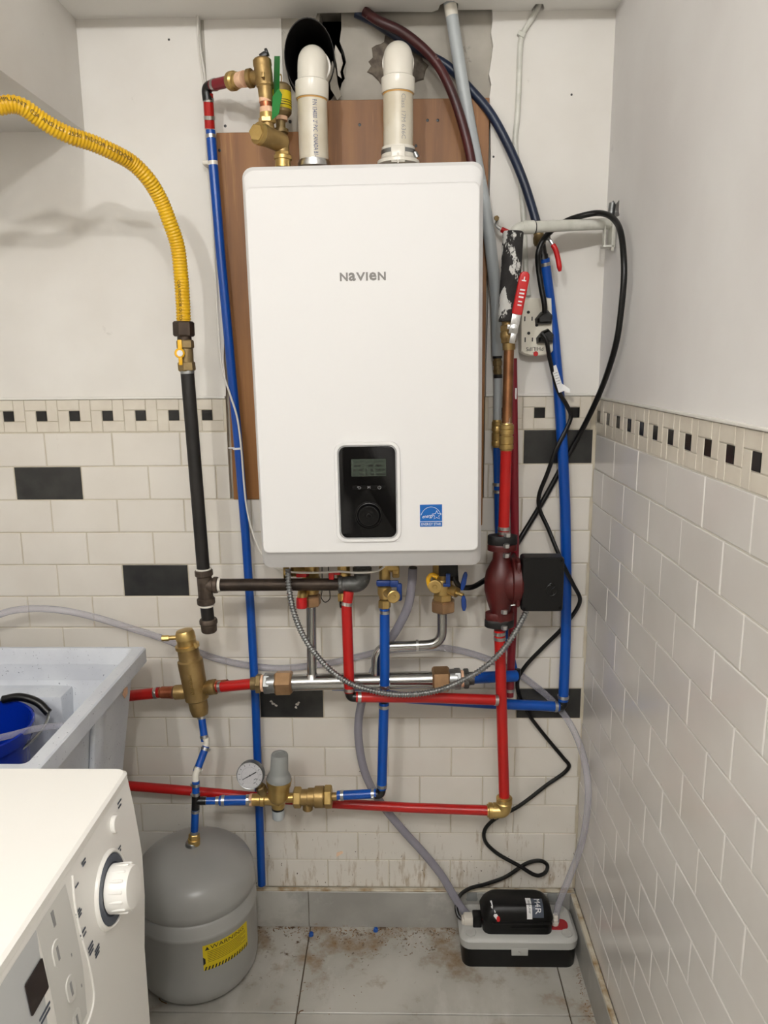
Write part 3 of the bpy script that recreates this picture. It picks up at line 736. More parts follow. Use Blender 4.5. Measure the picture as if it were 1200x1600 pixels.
for y, z, l in ((-.893, .832, .010), (-.893, .828, .008), (-.921, .818, .008), (-.932, .789, .010), (-.930, .785, .012), (-.930, .781, .009), (-.930, .758, .013), (-.929, .752, .011), (-.918, .728, .012), (-.918, .723, .012), (-.918, .718, .010), (-.902, .710, .012), (-.902, .705, .012), (-.902, .700, .010), (-.795, .780, .014), (-.795, .775, .012), (-.80, .768, .013), (-.762, .835, .012), (-.764, .829, .009)):
    mark(y, z, l * 1.25, .0026)
for y, z, l in ((-1.10, .775, .03), (-1.08, .752, .03), (-1.04, .748, .026), (-1.04, .742, .022)): mark(y, z, l, .003)

# ------------------------------------------------------------------ condensate pump
cp = thing('condensate_pump', (1.121, -.088, 0), 'grey and black condensate pump on the floor in the corner', 'pump')
px0, px1, py0, py1 = .977, 1.264, -.150, -.026
add('reservoir', loft([xy(.0006, px0 + .007, px1 - .007, py0 + .005, py1 - .004, .02), xy(.004, px0 + .005, px1 - .005, py0 + .003, py1 - .003, .022), xy(.062, px0 + .002, px1 - .002, py0 + .002, py1 - .002, .024)]), 'reservoir_black', cp)
lid = add('tank_lid', loft([xy(.054, px0, px1, py0, py1, .026), xy(.074, px0 - .002, px1 + .002, py0 - .002, py1 + .002, .028), xy(.079, px0 + .001, px1 - .001, py0 + .001, py1 - .001, .026), xy(.085, px0 + .008, px1 - .008, py0 + .012, py1 - .006, .024)]), 'lid_grey', cp)
add('latch_tab', box((1.1205, py0 + .0005, .049), (.040, .006, .020), .001), 'lid_grey', cp)
add('latch_screw', lathe((1.1205, py0 - .0023, .049), -YV, [(0, .0042), (.002, .0036), (.0025, .002)], 16), 'zinc_nut', cp)
for x, y in ((1.003, -.130), (1.238, -.130), (1.012, -.048), (1.236, -.045)):
    add('inlet_plug', lathe((x, y, .0835), ZV, [(0, .0135), (.003, .0130), (.0035, .0115), (.0028, .0108), (.0028, .009)], 24), 'lid_grey', lid)
mot = add('motor_cover', loft([[V((1.118 + a, -.090 + b, z)) for a, b in rrect(w_, h_, r_, 5)] for w_, h_, r_, z in ((.170, .092, .018, .080), (.172, .092, .020, .112), (.176, .090, .02, .118), (.166, .078, .026, .138), (.150, .066, .028, .149), (.130, .052, .024, .1535))]), 'reservoir_black', cp)
add('cover_ridge', box((1.128, -.1362, .1165), (.145, .005, .006), .002), 'box_black', mot)
add('cover_ridge', box((1.145, -.1372, .1040), (.09, .003, .004), .001), 'box_black', mot)
from mathutils.bvhtree import BVHTree
bvh = BVHTree.FromPolygons([p.co + ORG[mot] for p in mot.data.vertices], [tuple(p.vertices) for p in mot.data.polygons])
def drape(v, off):
    out = []
    for p in v:
        h = bvh.ray_cast(V((p[0], p[1], .3)), V((0, .35, -1)))
        out.append((h[0] + h[1] * off) if h[0] is not None else V((p[0], p[1], .15)))
    return out
def drape_patch(name, x0, x1, y0, y1, m_, off, par, n=8):
    v = [(x0 + (x1 - x0) * i / n, y0 + (y1 - y0) * j / n) for j in range(n + 1) for i in range(n + 1)]
    f = [(j * (n + 1) + i, j * (n + 1) + i + 1, (j + 1) * (n + 1) + i + 1, (j + 1) * (n + 1) + i) for j in range(n) for i in range(n)]
    return add(name, (drape(v, off), f), m_, par)
def drape_text(s_, size, cx_, cy_, m_, par):
    v, f = text_geo(s_, size)
    return add('lettering', (drape([(cx_ + p.y, cy_ - p.x) for p in v], .0012), f), m_, par, flat=True)
drape_patch('model_label', 1.152, 1.180, -.192, -.148, 'washer_dark', .0005, mot)
drape_patch('model_label', 1.139, 1.152, -.194, -.146, 'print_white', .0005, mot)
drape_text('M4R', .020, 1.166, -.168, 'print_white', mot)
drape_text('MINI PUMP', .0065, 1.1455, -.170, 'print_black', mot)
v = [(1.052, -.155), (1.056, -.155), (1.057, -.170), (1.062, -.182), (1.069, -.190), (1.066, -.196), (1.058, -.190), (1.053, -.172)]
add('brand_swoosh', (drape(v, .0006), [(0, 1, 2, 7), (7, 2, 3, 6), (6, 3, 4, 5)]), 'print_white', mot, flat=True)
v = [(1.069 + .0045 * math.cos(a), -.194 + .0045 * math.sin(a)) for a in [k * math.pi / 6 for k in range(12)]]
add('brand_dot', (drape(v, .0009), [tuple(range(12))]), 'handle_red', mot, flat=True)
add('cord_socket', box((1.0205, -.100, .0985), (.022, .030, .030), .003), 'reservoir_black', cp)
add('cord_plug', cat(box((1.0, -.098, .0965), (.026, .026, .022), .004), box((.988, -.098, .094), (.012, .020, .016), .003)), 'plug_white', cp)
add('outlet_plate', loft([xy(.085, 1.190, 1.246, -.120, -.085, .016), xy(.0885, 1.191, 1.245, -.119, -.086, .015)]), 'red_plastic', cp)
add('barb_outlet', lathe((1.214, -.104, .088), ZV, [(0, .009), (.006, .009), (.0065, .0065), (.012, .0065), (.014, .0078), (.0165, .006), (.018, .0075), (.0205, .006), (.023, .0072), (.028, .0055)], 18), 'plug_white', cp)
for x in (1.016, 1.224):
    add('mount_bracket', cat(box((x, -.0165, .095), (.026, .004, .024), .001), box((x, -.0135, .087), (.030, .006, .006), .001)), 'prv_grey', cp)

# ------------------------------------------------------------------ gas line
hp = [(0.1057,-0.4300,1.8512),(0.1457,-0.4200,1.8769),(0.1711,-0.4050,1.8873),(0.1881,-0.3950,1.8926),(0.2014,-0.3850,1.8904),(0.2152,-0.3700,1.8806),(0.2327,-0.3550,1.8693),(0.2567,-0.3350,1.8589),(0.2837,-0.3100,1.8536),(0.3129,-0.2850,1.8434),(0.3369,-0.2550,1.8316),(0.3565,-0.2350,1.8099),(0.3711,-0.2100,1.7780),(0.3827,-0.1950,1.7369),(0.3910,-0.1800,1.6958),(0.3927,-0.1720,1.6352),(0.3927,-0.1700,1.5802),(0.3918,-0.1700,1.5434)]
hp = [(-.485, -.48, 1.915), (-.28, -.475, 1.90)] + hp
sp = resample(smooth_path(hp, 8), .0012)
rh = 0.0152
ho = add('gas_hose', tube(sp, [rh - .0009 + .0009 * math.sin(i * 1.25) for i in range(len(sp))], 18), 'hose_yellow', sharp=80)
tag(ho, 'yellow corrugated flexible gas hose running in from the left', 'hose')
wrap_text('ASTM E84 COMPLIANT  CSA  ANSI LC1  25/50  INDOOR OUTDOOR', .0095, sp, rh + .0004, .62, -.15, 'print_black', ho)
wrap_text('CSA INDOOR OUTDOOR', .0085, sp, rh + .0004, sum((b - a).length for a, b in zip(sp, sp[1:])) - .085, .1, 'print_black', ho)
def axis_pts(a, b): return V(a), (V(b) - V(a)).normalized(), (V(b) - V(a)).length
gn = add('hose_nut', cat(hexn((0.3915,-0.1700,1.5485), (0.3909,-0.1700,1.5179), 0.0217, .2), cyl((0.3916,-0.1700,1.5179), (0.3918,-0.1700,1.5102), 0.0145)), 'iron_raw')
tag(gn, 'dark hexagonal nut at the lower end of the yellow hose', 'fitting')
gv = thing('gas_valve', (0.3914,-0.1700,1.4480), 'brass gas shut-off valve with a small yellow lever', 'valve')
add('valve_body', cat(hexn((0.3925,-0.1700,1.5114), (0.3928,-0.1700,1.4934), 0.0178, .1), cyl((0.3928,-0.1700,1.4934), (0.3925,-0.1700,1.4662), 0.0152), hexn((0.3925,-0.1700,1.4675), (0.3934,-0.1700,1.4480), 0.0179, .1)), 'brass_dull', gv)
lv = add('valve_lever', cat(lathe((0.3860,-0.1900,1.4843), -YV, [(0, .0105), (.004, .0100), (.006, .008)], 20), box((0.3877,-0.1930,1.4982), (.009, .004, .026), .002), box((0.3873,-0.1930,1.4702), (.008, .004, .020), .002), cyl((0.3935,-0.1750,1.4830), (0.3860,-0.1900,1.4843), .006)), 'handle_yellow', gv)
add('lever_screw', lathe((0.3876,-0.1958,1.4842), -YV, [(0, .0065), (.001, .006)], 16), 'print_white', lv)
tag(add('gas_pipe', cyl((0.3934,-0.1700,1.4480), (0.4036,-0.1700,1.0175), 0.0139, 24), 'iron'), 'long black iron gas pipe running down from the brass valve', 'pipe')
add('pipe_thread', cyl((0.3934,-0.1700,1.4506), (0.3937,-0.1700,1.4428), 0.0143), 'galvanised', bpy.data.objects['gas_pipe'])
te = thing('gas_tee', (0.4050,-0.1700,0.9415), 'rusty malleable iron tee below the long black gas pipe', 'fitting')
add('tee_body', cat(cyl((0.4038,-0.1700,1.0218), (0.4044,-0.1700,1.0073), 0.0196, 20, .002), cyl((0.4040,-0.1700,1.0132), (0.4056,-0.1700,0.9518), 0.0161, 20), cyl((0.4052,-0.1700,0.9577), (0.4058,-0.1700,0.9430), 0.0197, 20, .002),
    cyl((0.4047,-0.1700,0.9870), (0.4273,-0.1700,0.9869), 0.0154, 20), cyl((0.4230,-0.1700,0.9869), (0.4343,-0.1700,0.9869), 0.0182, 20, .002)), 'iron_fit', te)
add('thread_compound', cat(cyl((0.4343,-0.1700,0.9869), (0.4399,-0.1700,0.9869), 0.0154), cyl((0.4057,-0.1700,0.9437), (0.4057,-0.1700,0.9385), 0.0169), cyl((0.4037,-0.1700,1.0247), (0.4037,-0.1700,1.0204), 0.0168)), 'dope', te)
dl = thing('drip_leg', (0.4085,-0.1700,0.8746), 'short capped iron drip leg hanging under the gas tee', 'pipe')
add('nipple', cyl((0.4058,-0.1700,0.9430), (0.4078,-0.1700,0.9015), 0.0141), 'iron', dl)
add('end_cap', lathe((0.4079,-0.1700,0.9089), V((0.4089,-0.1700,0.8746)) - V((0.4079,-0.1700,0.9089)), [(0, 0.0184), (.003, 0.0198), (.010, 0.0198), (.012, 0.0177), (.028, 0.0170), (.031, 0.0142)], 24), 'iron_fit', dl)
tag(add('gas_pipe', cyl((0.4343,-0.1700,0.9869), (0.7082,-0.1700,0.9877), 0.0137, 22), 'iron_raw'), 'bare dark iron gas pipe running level under the boiler', 'pipe')
ge = thing('gas_elbow', (0.7420,-0.1700,0.9992), 'grey malleable iron elbow turning up into the boiler', 'fitting')
add('elbow_body', cat(tube(round_path([(0.7026,-0.1700,0.9877), (0.7502,-0.1700,0.9876), (0.7508,-0.1700,1.0295)], .03), 0.0182, 20), cyl((0.6984,-0.1700,0.9877), (0.7082,-0.1700,0.9877), 0.0203, 20, .002), cyl((0.7505,-0.1700,1.0122), (0.7507,-0.1700,1.0266), 0.0209, 20, .002)), 'iron_grey', ge)

# ------------------------------------------------------------------ vents
def pvc_vent(label, base, hub0, hub1, up_, rp, print_s, print_m, off):
    """base: foot of the pipe on the boiler; hub0/hub1: lower and upper end of the elbow hub; up_: where the bend starts"""
    base, hub0, hub1, up_ = V(base), V(hub0), V(hub1), V(up_)
    t = thing('vent_pipe', base, label, 'vent pipe')
    p_ = add('pipe', cyl(base, hub0 + (hub1 - hub0) * .3, rp, 32), 'pvc_pipe', t)
    e = add('vent_elbow', cat(lathe(hub0, hub1 - hub0, [(0, rp * 1.08), (.002, rp * 1.12), ((hub1 - hub0).length - .003, rp * 1.12), ((hub1 - hub0).length, rp * .98)], 32),
        tube(round_path([hub1, up_, up_ + V((0, .16, .012))], .042, 10), rp * .97, 32, False)), 'pvc', t, sharp=40)
    # moulded lip of the horizontal hub
    q = up_ + V((0, .052, .004)); add('elbow_lip', lathe(q, V((0, 1, .075)), [(0, rp * 1.0), (.0005, rp * 1.09), (.03, rp * 1.10)], 32), 'pvc', t)
    add('glue_line', cyl(hub0 - (hub1 - hub0).normalized() * .003, hub0 + (hub1 - hub0).normalized() * .001, rp * 1.02, 32), 'pvc_glue', t)
    # print up the front of the pipe
    d = (hub0 - base).normalized(); L_ = (hub0 - base).length
    v, f = text_geo(print_s, .0125); x0 = min(p.x for p in v); x1 = max(p.x for p in v); sc = min(1, (L_ - .012) / (x1 - x0))
    # text runs down the pipe: flip the around coordinate so it is not mirrored
    out = []
    for p in v:
        a = off + p.y / rp
        out.append(hub0 - d * (.008 + (p.x - x0) * sc) + V((math.sin(a), -math.cos(a), 0)) * (rp + .0004))
    add('lettering', (out, f), print_m, t, flat=True)
    return t
va = pvc_vent('left white PVC vent pipe rising into the dark wall sleeve', (0.6616,-0.1100,1.8530), (0.6604,-0.1100,1.9803), (0.6614,-0.1100,2.0144), (0.6625,-0.1100,2.0551), 0.0297, 'P/N 134000  2" PVC  CANADA B1-F98', 'print_blue', .25)
add('collar', lathe((0.6616,-0.1100,1.8530), ZV, [(0, 0.0339), (.008, 0.0339), (.009, 0.0313), (.013, 0.0313)], 32), 'clamp_steel', va)
vb = pvc_vent('right white PVC vent pipe with a clamped collar rising into mortar', (0.8331,-0.1100,1.8556), (0.8331,-0.1100,1.9883), (0.8333,-0.1100,2.0188), (0.8335,-0.1100,2.0594), 0.0300, 'Class 17M 636C', 'print_grey', .35)
add('collar', lathe((0.8331,-0.1100,1.8556), ZV, [(0, 0.0429), (.006, 0.0429), (.012, 0.0351), (.032, 0.0338), (.033, 0.0305)], 32), 'pvc', vb)
add('collar_rib', cat(box((0.8326,-0.1470,1.8683), (.028, .006, .032), .002), box((0.8326,-0.1500,1.8593), (.003, .006, .02), .001)), 'pvc', vb)
add('band_clamp', cat(lathe((0.8330,-0.1100,1.8738), ZV, [(0, 0.0338), (0, 0.0351), (.008, 0.0351), (.008, 0.0338)], 32), cyl((0.8660,-0.1250,1.8757), (0.8712,-0.1250,1.8660), .005)), 'galvanised', vb)
# old flue sleeve: a dark tube cut at a slant, lying along the wall normal
sl = thing('flue_sleeve', (0.6484,0.0200,2.1037), 'dark old metal flue sleeve in the wall around the left vent', 'sleeve')
v, f = [], []; ns = 40; sc_x, sc_z, sr_x, sr_z = .6495, 2.084, .0525, .066
for ring, (dy, rs) in enumerate(((.30, 1.0), (None, 1.0), (None, .97), (.30, .97))):
    for k in range(ns):
        a = 2 * math.pi * k / ns
        x = sr_x * math.cos(a) * rs; z = sr_z * math.sin(a) * rs
        v.append(V((sc_x + x, .30 if dy else -.010 - .050 * (z + sr_z) / (2 * sr_z), sc_z + z)))
for r_ in range(3):
    for k in range(ns): f.append((r_ * ns + k, r_ * ns + (k + 1) % ns, (r_ + 1) * ns + (k + 1) % ns, (r_ + 1) * ns + k))
add('sleeve_tube', (v, f), 'sleeve_dark', sl)
tp_ = [(0.7034,-0.0300,2.1093),(0.7130,-0.0200,2.0958),(0.7162,-0.0120,2.0815),(0.7105,-0.0120,2.0644),(0.7128,-0.0100,2.0526),(0.7064,-0.0140,2.0563),(0.7046,-0.0200,2.0764),(0.7004,-0.0300,2.0925)]
o = add('torn_paper', loft([tp_, [V(p) + V((.001, .0025, 0)) for p in tp_]]), 'paper_torn', sl, flat=True)
tp2 = [(0.6961,-0.0300,2.0792),(0.7017,-0.0200,2.0667),(0.7046,-0.0120,2.0422),(0.7118,-0.0060,2.0191),(0.7035,-0.0060,2.0117),(0.6908,-0.0120,2.0300),(0.6879,-0.0200,2.0521)]
add('torn_paper', loft([tp2, [V(p) + V((.001, .0025, 0)) for p in tp2]]), 'plaster', sl, flat=True)

# ------------------------------------------------------------------ relief valve group, upper left
yb = -.03
P_ = [(0.4345,-0.0300,1.9482),(0.4365,-0.0300,1.8821),(0.4434,-0.0300,1.6935),(0.4524,-0.0300,1.5018),(0.4618,-0.0300,1.3012),(0.4702,-0.0300,1.0604),(0.4742,-0.0300,0.8710),(0.4760,-0.0300,0.6568),(0.4739,-0.0300,0.4148),(0.4709,-0.0300,0.1377)]
bl = pipe('blue_pipe', P_, 0.0103, 'pex_blue', 'tall blue PEX pipe running down the wall left of the boiler', clamps=((0, .012),), ears=(2.2,))
cl = add('pipe_clip', cat(lathe((0.4362,-0.0300,1.8873), V((0.4367,-0.0300,1.8796)) - V((0.4362,-0.0300,1.8873)), [(0, 0.0106), (.008, 0.0106)], 16), box((0.4199,-0.0120,1.8866), (.016, .030, .010), .003)), 'pvc', bl)
add('cable_tie', cat(lathe((0.4611,-0.0300,1.2733), V((0.4614,-0.0300,1.2674)) - V((0.4611,-0.0300,1.2733)), [(0, 0.0115), (.0045, 0.0115)], 16), box((0.4484,-0.0360,1.2726), (.016, .003, .003), .001)), 'print_white', bl)
rv = pipe('red_pipe', [(0.4376,-0.0500,2.0143),(0.4341,-0.0330,1.9512)], 0.0107, 'pex_red', 'short upright red pipe joined to the top of the blue pipe', clamps=((0, .012), (-1, .020)), ears=(2.5, .3))
elbow('pipe_elbow', (0.4367,-0.0500,1.9971), (0.4347,-0.0520,2.0259), (0.4821,-0.0850,2.0229), 0.0106, 'fitting_black', 'black elbow at the top left between two red pipes', .026, 0)
pipe('red_pipe', [(0.4492,-0.0620,2.0255),(0.5010,-0.1000,2.0218)], 0.0111, 'pex_maroon', 'short level maroon pipe leading to the relief valve', clamps=((0, .008),), ears=(4.0,))
a, d, L_ = axis_pts((0.4884,-0.0900,2.0224), (0.5401,-0.1300,2.0154))
pc = thing('press_coupling', a, 'small brass coupling with pink tape beside the relief valve', 'fitting')
u_ = 0.0128
add('coupling_body', lathe(a, d, [(0, u_ * .85), (.004, u_ * .85), (.005, u_ * 1.15), (.010, u_ * 1.42), (.020, u_ * 1.42), (.024, u_ * 1.15), (.030, u_ * 1.22), (.034, u_ * 1.1), (.036, u_ * .9)], 24), 'brass', pc)
add('thread_tape', lathe(a + d * .034, d, [(0, u_ * 1.12), (.018, u_ * 1.2)], 20), 'tape', pc)
rf = thing('relief_valve', (0.5684,-0.1400,1.9793), 'bronze pressure relief valve with a dark lever and green tag', 'valve')
t0, t1 = V((0.5732,-0.1400,1.9723)), V((0.5673,-0.1400,2.0460)); u_ = 0.0126; dd = (t1 - t0).normalized(); LL = (t1 - t0).length
add('valve_body', cat(lathe(t0, dd, [(-.006, u_ * 1.0), (.006, u_ * 1.12), (LL * .30, u_ * 1.15), (LL * .34, u_ * 1.35), (LL * .62, u_ * 1.42), (LL * .80, u_ * 1.35), (LL * .84, u_ * 1.45), (LL * .96, u_ * 1.42), (LL, u_ * 1.2), (LL + .002, u_ * .4)], 28),
    lathe((0.5376,-0.1300,2.0143), V((0.5698,-0.1400,2.0151)) - V((0.5376,-0.1300,2.0143)), [(0, u_ * 1.38), (.008, u_ * 1.40), (.010, u_ * 1.0), (.02, u_ * 1.05), (.03, u_ * 1.3)], 24), box((0.5727,-0.1650,2.0090), (.007, .008, .010), .001)), 'bronze', rf)
add('lever', cat(box((0.5721,-0.1450,2.0510), (.016, .009, .010), .002, Matrix.Rotation(-.5, 3, 'Y')), box((0.5777,-0.1400,2.0572), (.006, .020, .010), .002, Matrix.Rotation(-.3, 3, 'Y'))), 'fitting_black', rf)
tg = add('tag', plate((0.5936,-0.1350,1.9979), V((.55, -.83, 0)), V((.06, 0, 1)), [(-.015, -.046), (.014, -.040), (.014, .050), (-.012, .058)], .0008), 'tag_green', rf)
tg2 = add('tag', plate((0.5975,-0.1600,1.9612), V((.95, -.3, .1)), V((.05, 0, 1)), [(-.011, -.030), (.004, -.022), (.011, .012), (.003, .024), (-.010, .012)], .0008), 'tag_green', rf)
a, d, L_ = axis_pts((0.5722,-0.1400,1.9793), (0.5734,-0.1400,1.9443)); u_ = 0.0126
nip = thing('copper_nipple', a, 'copper nipple wrapped in pink tape under the relief valve', 'fitting')
add('nipple', lathe(a, d, [(.008, u_), (L_, u_)], 24), 'copper_new', nip)
add('thread_tape', lathe(a, d, [(0, u_ * 1.05), (.012, u_ * 1.08)], 24), 'tape', nip)
add('thread_tape', lathe(a, d, [(L_ - .014, u_ * 1.05), (L_, u_ * 1.12)], 24), 'tape', nip)
wy_ = thing('strainer_body', (0.5997,-0.1400,1.8612), 'brass angled body with a hexagonal plug on top of the boiler', 'fitting')
add('union_nut', cat(lathe((0.5735,-0.1400,1.9490), V((.02, 0, -1)), [(0, u_ * 1.05), (.001, u_ * 1.15), (.012, u_ * 1.2)], 24), hexn((0.5736,-0.1400,1.9397), (0.5735,-0.1400,1.9291), u_ * 1.35, .5)), 'brass', wy_)
add('body', cat(tube([(0.5741,-0.1400,1.9303), (0.5782,-0.1400,1.9043)], [u_ * .95, u_ * 1.0], 20), lathe((0.5634,-0.1720,1.9018), V((0.6126,-0.1150,1.8937)) - V((0.5634,-0.1720,1.9018)), [(0, u_ * 1.45), (.004, u_ * 1.62), (.012, u_ * 1.62), (.013, u_ * 1.48), (.045, u_ * 1.5), (.060, u_ * 1.35), (.066, u_ * .9)], 28), tube([(0.6007,-0.1300,1.8971), (0.6010,-0.1300,1.8684)], u_ * 1.05, 20)), 'bronze', wy_)
add('hex_plug', cat(lathe((0.5595,-0.1780,1.9019), V((0.6126,-0.1150,1.8937)) - V((0.5634,-0.1720,1.9018)), [(0, u_ * 1.2), (.0005, u_ * 1.62), (.008, u_ * 1.68), (.010, u_ * 1.5)], 28), hexn((0.5575,-0.1840,1.9015), (0.5600,-0.1770,1.9019), u_ * 1.25, .2)), 'brass', wy_)
add('lower_nut', cat(hexn((0.6007,-0.1300,1.8780), (0.6008,-0.1300,1.8720), u_ * 1.25, .1), cyl((0.6011,-0.1300,1.8720), (0.6008,-0.1300,1.8636), u_ * 1.45, 24, .001), cyl((0.6008,-0.1300,1.8648), (0.6003,-0.1300,1.8492), u_ * 1.25, 24)), 'brass', wy_)
av = thing('air_vent', (0.5939,-0.1050,1.9242), 'small brass air vent with a yellow label behind the tag', 'valve')
a, d, L_ = axis_pts((0.5949,-0.1050,1.9158), (0.5957,-0.1050,2.0111)); u_ = 0.0129
add('vent_body', lathe(a, d, [(0, u_ * .9), (.004, u_ * .9), (.005, u_ * 1.2), (.012, u_ * 1.2), (.013, u_ * .75), (.030, u_ * .75), (.034, u_ * .8), (.036, u_ * 1.35), (.042, u_ * 1.75), (L_ * .95, u_ * 1.75), (L_, u_ * 1.4), (L_ + .002, u_ * .3)], 26), 'brass_dull', av)
add('thread_tape', lathe(a + d * .028, d, [(0, u_ * 1.1), (.013, u_ * 1.15)], 20), 'tape', av)
add('label', lathe(a + d * (L_ * .50), d, [(0, u_ * 1.77), (L_ * .34, u_ * 1.77)], 26), 'label_yellow', av)
for k in range(3): add('print_line', lathe(a + d * (L_ * (.56 + k * .045)), d, [(0, u_ * 1.79), (.0012, u_ * 1.79)], 26), 'print_black', av)
add('loop_wire', tube(smooth_path([(0.5961,-0.1080,2.0078),(0.5959,-0.1120,2.0229),(0.5987,-0.1120,2.0275),(0.6008,-0.1100,2.0235),(0.5984,-0.1060,2.0107)]), .0012, 6), 'brass', av)

# ------------------------------------------------------------------ upper right: old hoses, conduits, painted pipes
tag(add('wine_hose', tube(smooth_path([(0.7650,-0.0200,2.1746),(0.7916,-0.0300,2.1534),(0.8376,-0.0360,2.1313),(0.8769,-0.0440,2.1014),(0.9136,-0.0500,2.0628),(0.9398,-0.0560,2.0158),(0.9627,-0.0580,1.9565),(0.9850,-0.0580,1.8758),(0.9976,-0.0500,1.8015)], 8), 0.0099, 14), 'pex_wine'), 'dark wine-red hose curving out of the ceiling gap, spotted with paint', 'hose')
tag(add('navy_hose', tube(smooth_path([(0.7451,0.0060,2.1830),(0.7840,0.0040,2.1645),(0.8376,0.0030,2.1316),(0.8916,0.0020,2.1009),(0.9389,-0.0000,2.0748),(0.9865,-0.0040,2.0281),(1.0273,-0.0100,1.9819),(1.0659,-0.0160,1.9166),(1.0957,-0.0280,1.8496),(1.1172,-0.0320,1.7906),(1.1346,-0.0360,1.7351)], 8), 0.0095, 14), 'pex_navy'), 'dark navy hose arching down from the ceiling to a valve', 'hose')
gc = thing('grey_conduit', (1.0542,-0.0200,1.3328), 'long grey PVC conduit slanting from the ceiling past the boiler', 'pipe')
add('conduit', tube(round_path([(0.9360,-0.0300,2.2054),(0.9669,-0.0280,2.0330),(1.0002,-0.0260,1.8769),(1.0256,-0.0240,1.7606),(1.0486,-0.0220,1.5933),(1.0528,-0.0200,1.4742)], .08), 0.0129, 18), 'pvc_grey', gc)
add('conduit_end', cyl((0.9408,-0.0300,2.1794), (0.9449,-0.0300,2.1580), 0.0131, 18), 'pvc', gc)
uq = 0.0072
add('union_band', cat(cyl((1.0527,-0.0200,1.4784), (1.0532,-0.0200,1.4686), uq * 1.5), cyl((1.0551,-0.0200,1.4333), (1.0554,-0.0200,1.4247), uq * 1.4)), 'fitting_black', gc)
add('union', cat(cyl((1.0532,-0.0200,1.4686), (1.0548,-0.0200,1.4318), uq * 1.25), hexn((1.0534,-0.0200,1.4644), (1.0540,-0.0200,1.4517), uq * 1.55), hexn((1.0542,-0.0200,1.4446), (1.0549,-0.0200,1.4347), uq * 1.45)), 'brass_dull', gc)
add('conduit_lower', cyl((1.0552,-0.0200,1.4262), (1.0559,-0.0200,1.3226), 0.0094), 'pvc_grey', gc)
tag(add('white_cable', tube(smooth_path([(1.1344,-0.0120,2.2120),(1.1274,-0.0040,2.1893),(1.1142,0.0000,2.1648),(1.0963,0.0000,2.1384),(1.0914,0.0000,2.1239),(1.0896,0.0000,2.0897),(1.0889,0.0000,2.0153),(1.0873,0.0000,1.9713),(1.0842,0.0000,1.9333),(1.0862,0.0000,1.9076),(1.0991,0.0000,1.8362),(1.1064,0.0000,1.7703),(1.1107,0.0000,1.7169),(1.1154,0.0000,1.6492),(1.1223,0.0000,1.6052)], 6), 0.0058, 10), 'painted_pipe'), 'white painted cable running down the wall above the outlet', 'cable')
cb = bpy.data.objects['white_cable']
add('cable_clip', cat(box((1.0915,-0.0020,2.1329), (.016, .012, .010), .002, Matrix.Rotation(.5, 3, 'Y'))), 'painted_pipe', cb)
pp = thing('painted_pipe', (1.1906,-0.0800,1.7403), 'white painted pipe running level from the right wall to an elbow', 'pipe')
add('pipe', tube(round_path([(1.0610,-0.1280,1.6842), (1.0693,-0.1260,1.7292), (1.1132,-0.1120,1.7328), (1.2822,-0.0550,1.7465), (1.3024,-0.0500,1.7478)], .022), 0.0116, 18), 'painted_pipe', pp)
add('elbow_collar', cat(cyl((1.0845,-0.1200,1.7306), (1.1105,-0.1130,1.7321), 0.0135, 18, .001)), 'painted_pipe', pp)
add('paint_crack', cyl((1.1105,-0.1130,1.7321), (1.1132,-0.1125,1.7323), 0.0125, 18), 'fitting_black', pp)
pb = thing('pipe_bracket', (1.2795,-0.0700,1.7178), 'small white painted strap bracket holding the pipe at right wall', 'bracket')
add('strap', cat(box((1.268, -.062, 1.722), (.003, .018, .05), .0008), box((1.281, -.085, 1.715), (.006, .004, .055), .0008), box((1.272, -.074, 1.697), (.022, .026, .004), .0008)), 'painted_pipe', pb)
add('strap_back', box((1.2835, -.062, 1.725), (.006, .045, .06), .001), 'painted_pipe', pb)
add('stub_rod', cyl((1.2816,-0.0550,1.7587), (1.2855,-0.0500,1.7877), .0075, 12), 'galvanised', pb)
# insulated riser, ball valve and copper
fi = thing('foam_sleeve', (1.0587,-0.1300,1.5467), 'black foam pipe insulation with flaking white paint', 'insulation')
fo = add('sleeve', cyl((1.0666,-0.1280,1.7215), (1.0595,-0.1300,1.5428), 0.0211, 24, .002), 'foam', fi)
add('paint_dab', box((1.0695,-0.1465,1.7063), (.005, .001, .010)), 'print_white', fo)
vr = thing('ball_valve', (1.0626,-0.1300,1.4946), 'bronze ball valve with a red lever beside the white outlet', 'valve')
uv = 0.0114
add('valve_body', cat(cyl((1.0595,-0.1300,1.5441), (1.0604,-0.1300,1.5338), uv * 1.1), hexn((1.0603,-0.1300,1.5363), (1.0610,-0.1300,1.5234), uv * 1.5), lathe((1.0608,-0.1300,1.5260), -ZV, [(0, uv * 1.2), (.006, uv * 1.45), (.014, uv * 1.45), (.020, uv * 1.2)], 22), hexn((1.0616,-0.1300,1.5116), (1.0625,-0.1300,1.4999), uv * 1.45), cyl((1.0625,-0.1300,1.4999), (1.0632,-0.1300,1.4855), uv * 1.15), cyl((1.0614,-0.1300,1.5195), (1.0643,-0.1600,1.5236), uv * .6)), 'bronze', vr)
l0, l1 = V((1.0672,-0.1660,1.5284)), V((1.0824,-0.1700,1.6145)); dl_ = (l1 - l0).normalized(); sd = V((dl_.z, 0, -dl_.x)).normalized()
rm = Matrix((sd, V((0, 1, 0)), dl_)).transposed()
add('lever', cat(box(l0 + dl_ * .012, (.018, .003, .046), .001, rm), box(l0 - dl_ * .02 + sd * .002, (.012, .003, .02), .001, rm), box(l0 + dl_ * .001 - sd * .010, (.008, .003, .009), .001, rm)), 'zinc_nut', vr)
add('lever_nut', cat(lathe(l0 + V((0, -.0015, 0)), -YV, [(0, .008), (.002, .008), (.0025, .0055), (.006, .0052), (.007, .003)], 18)), 'zinc_nut', vr)
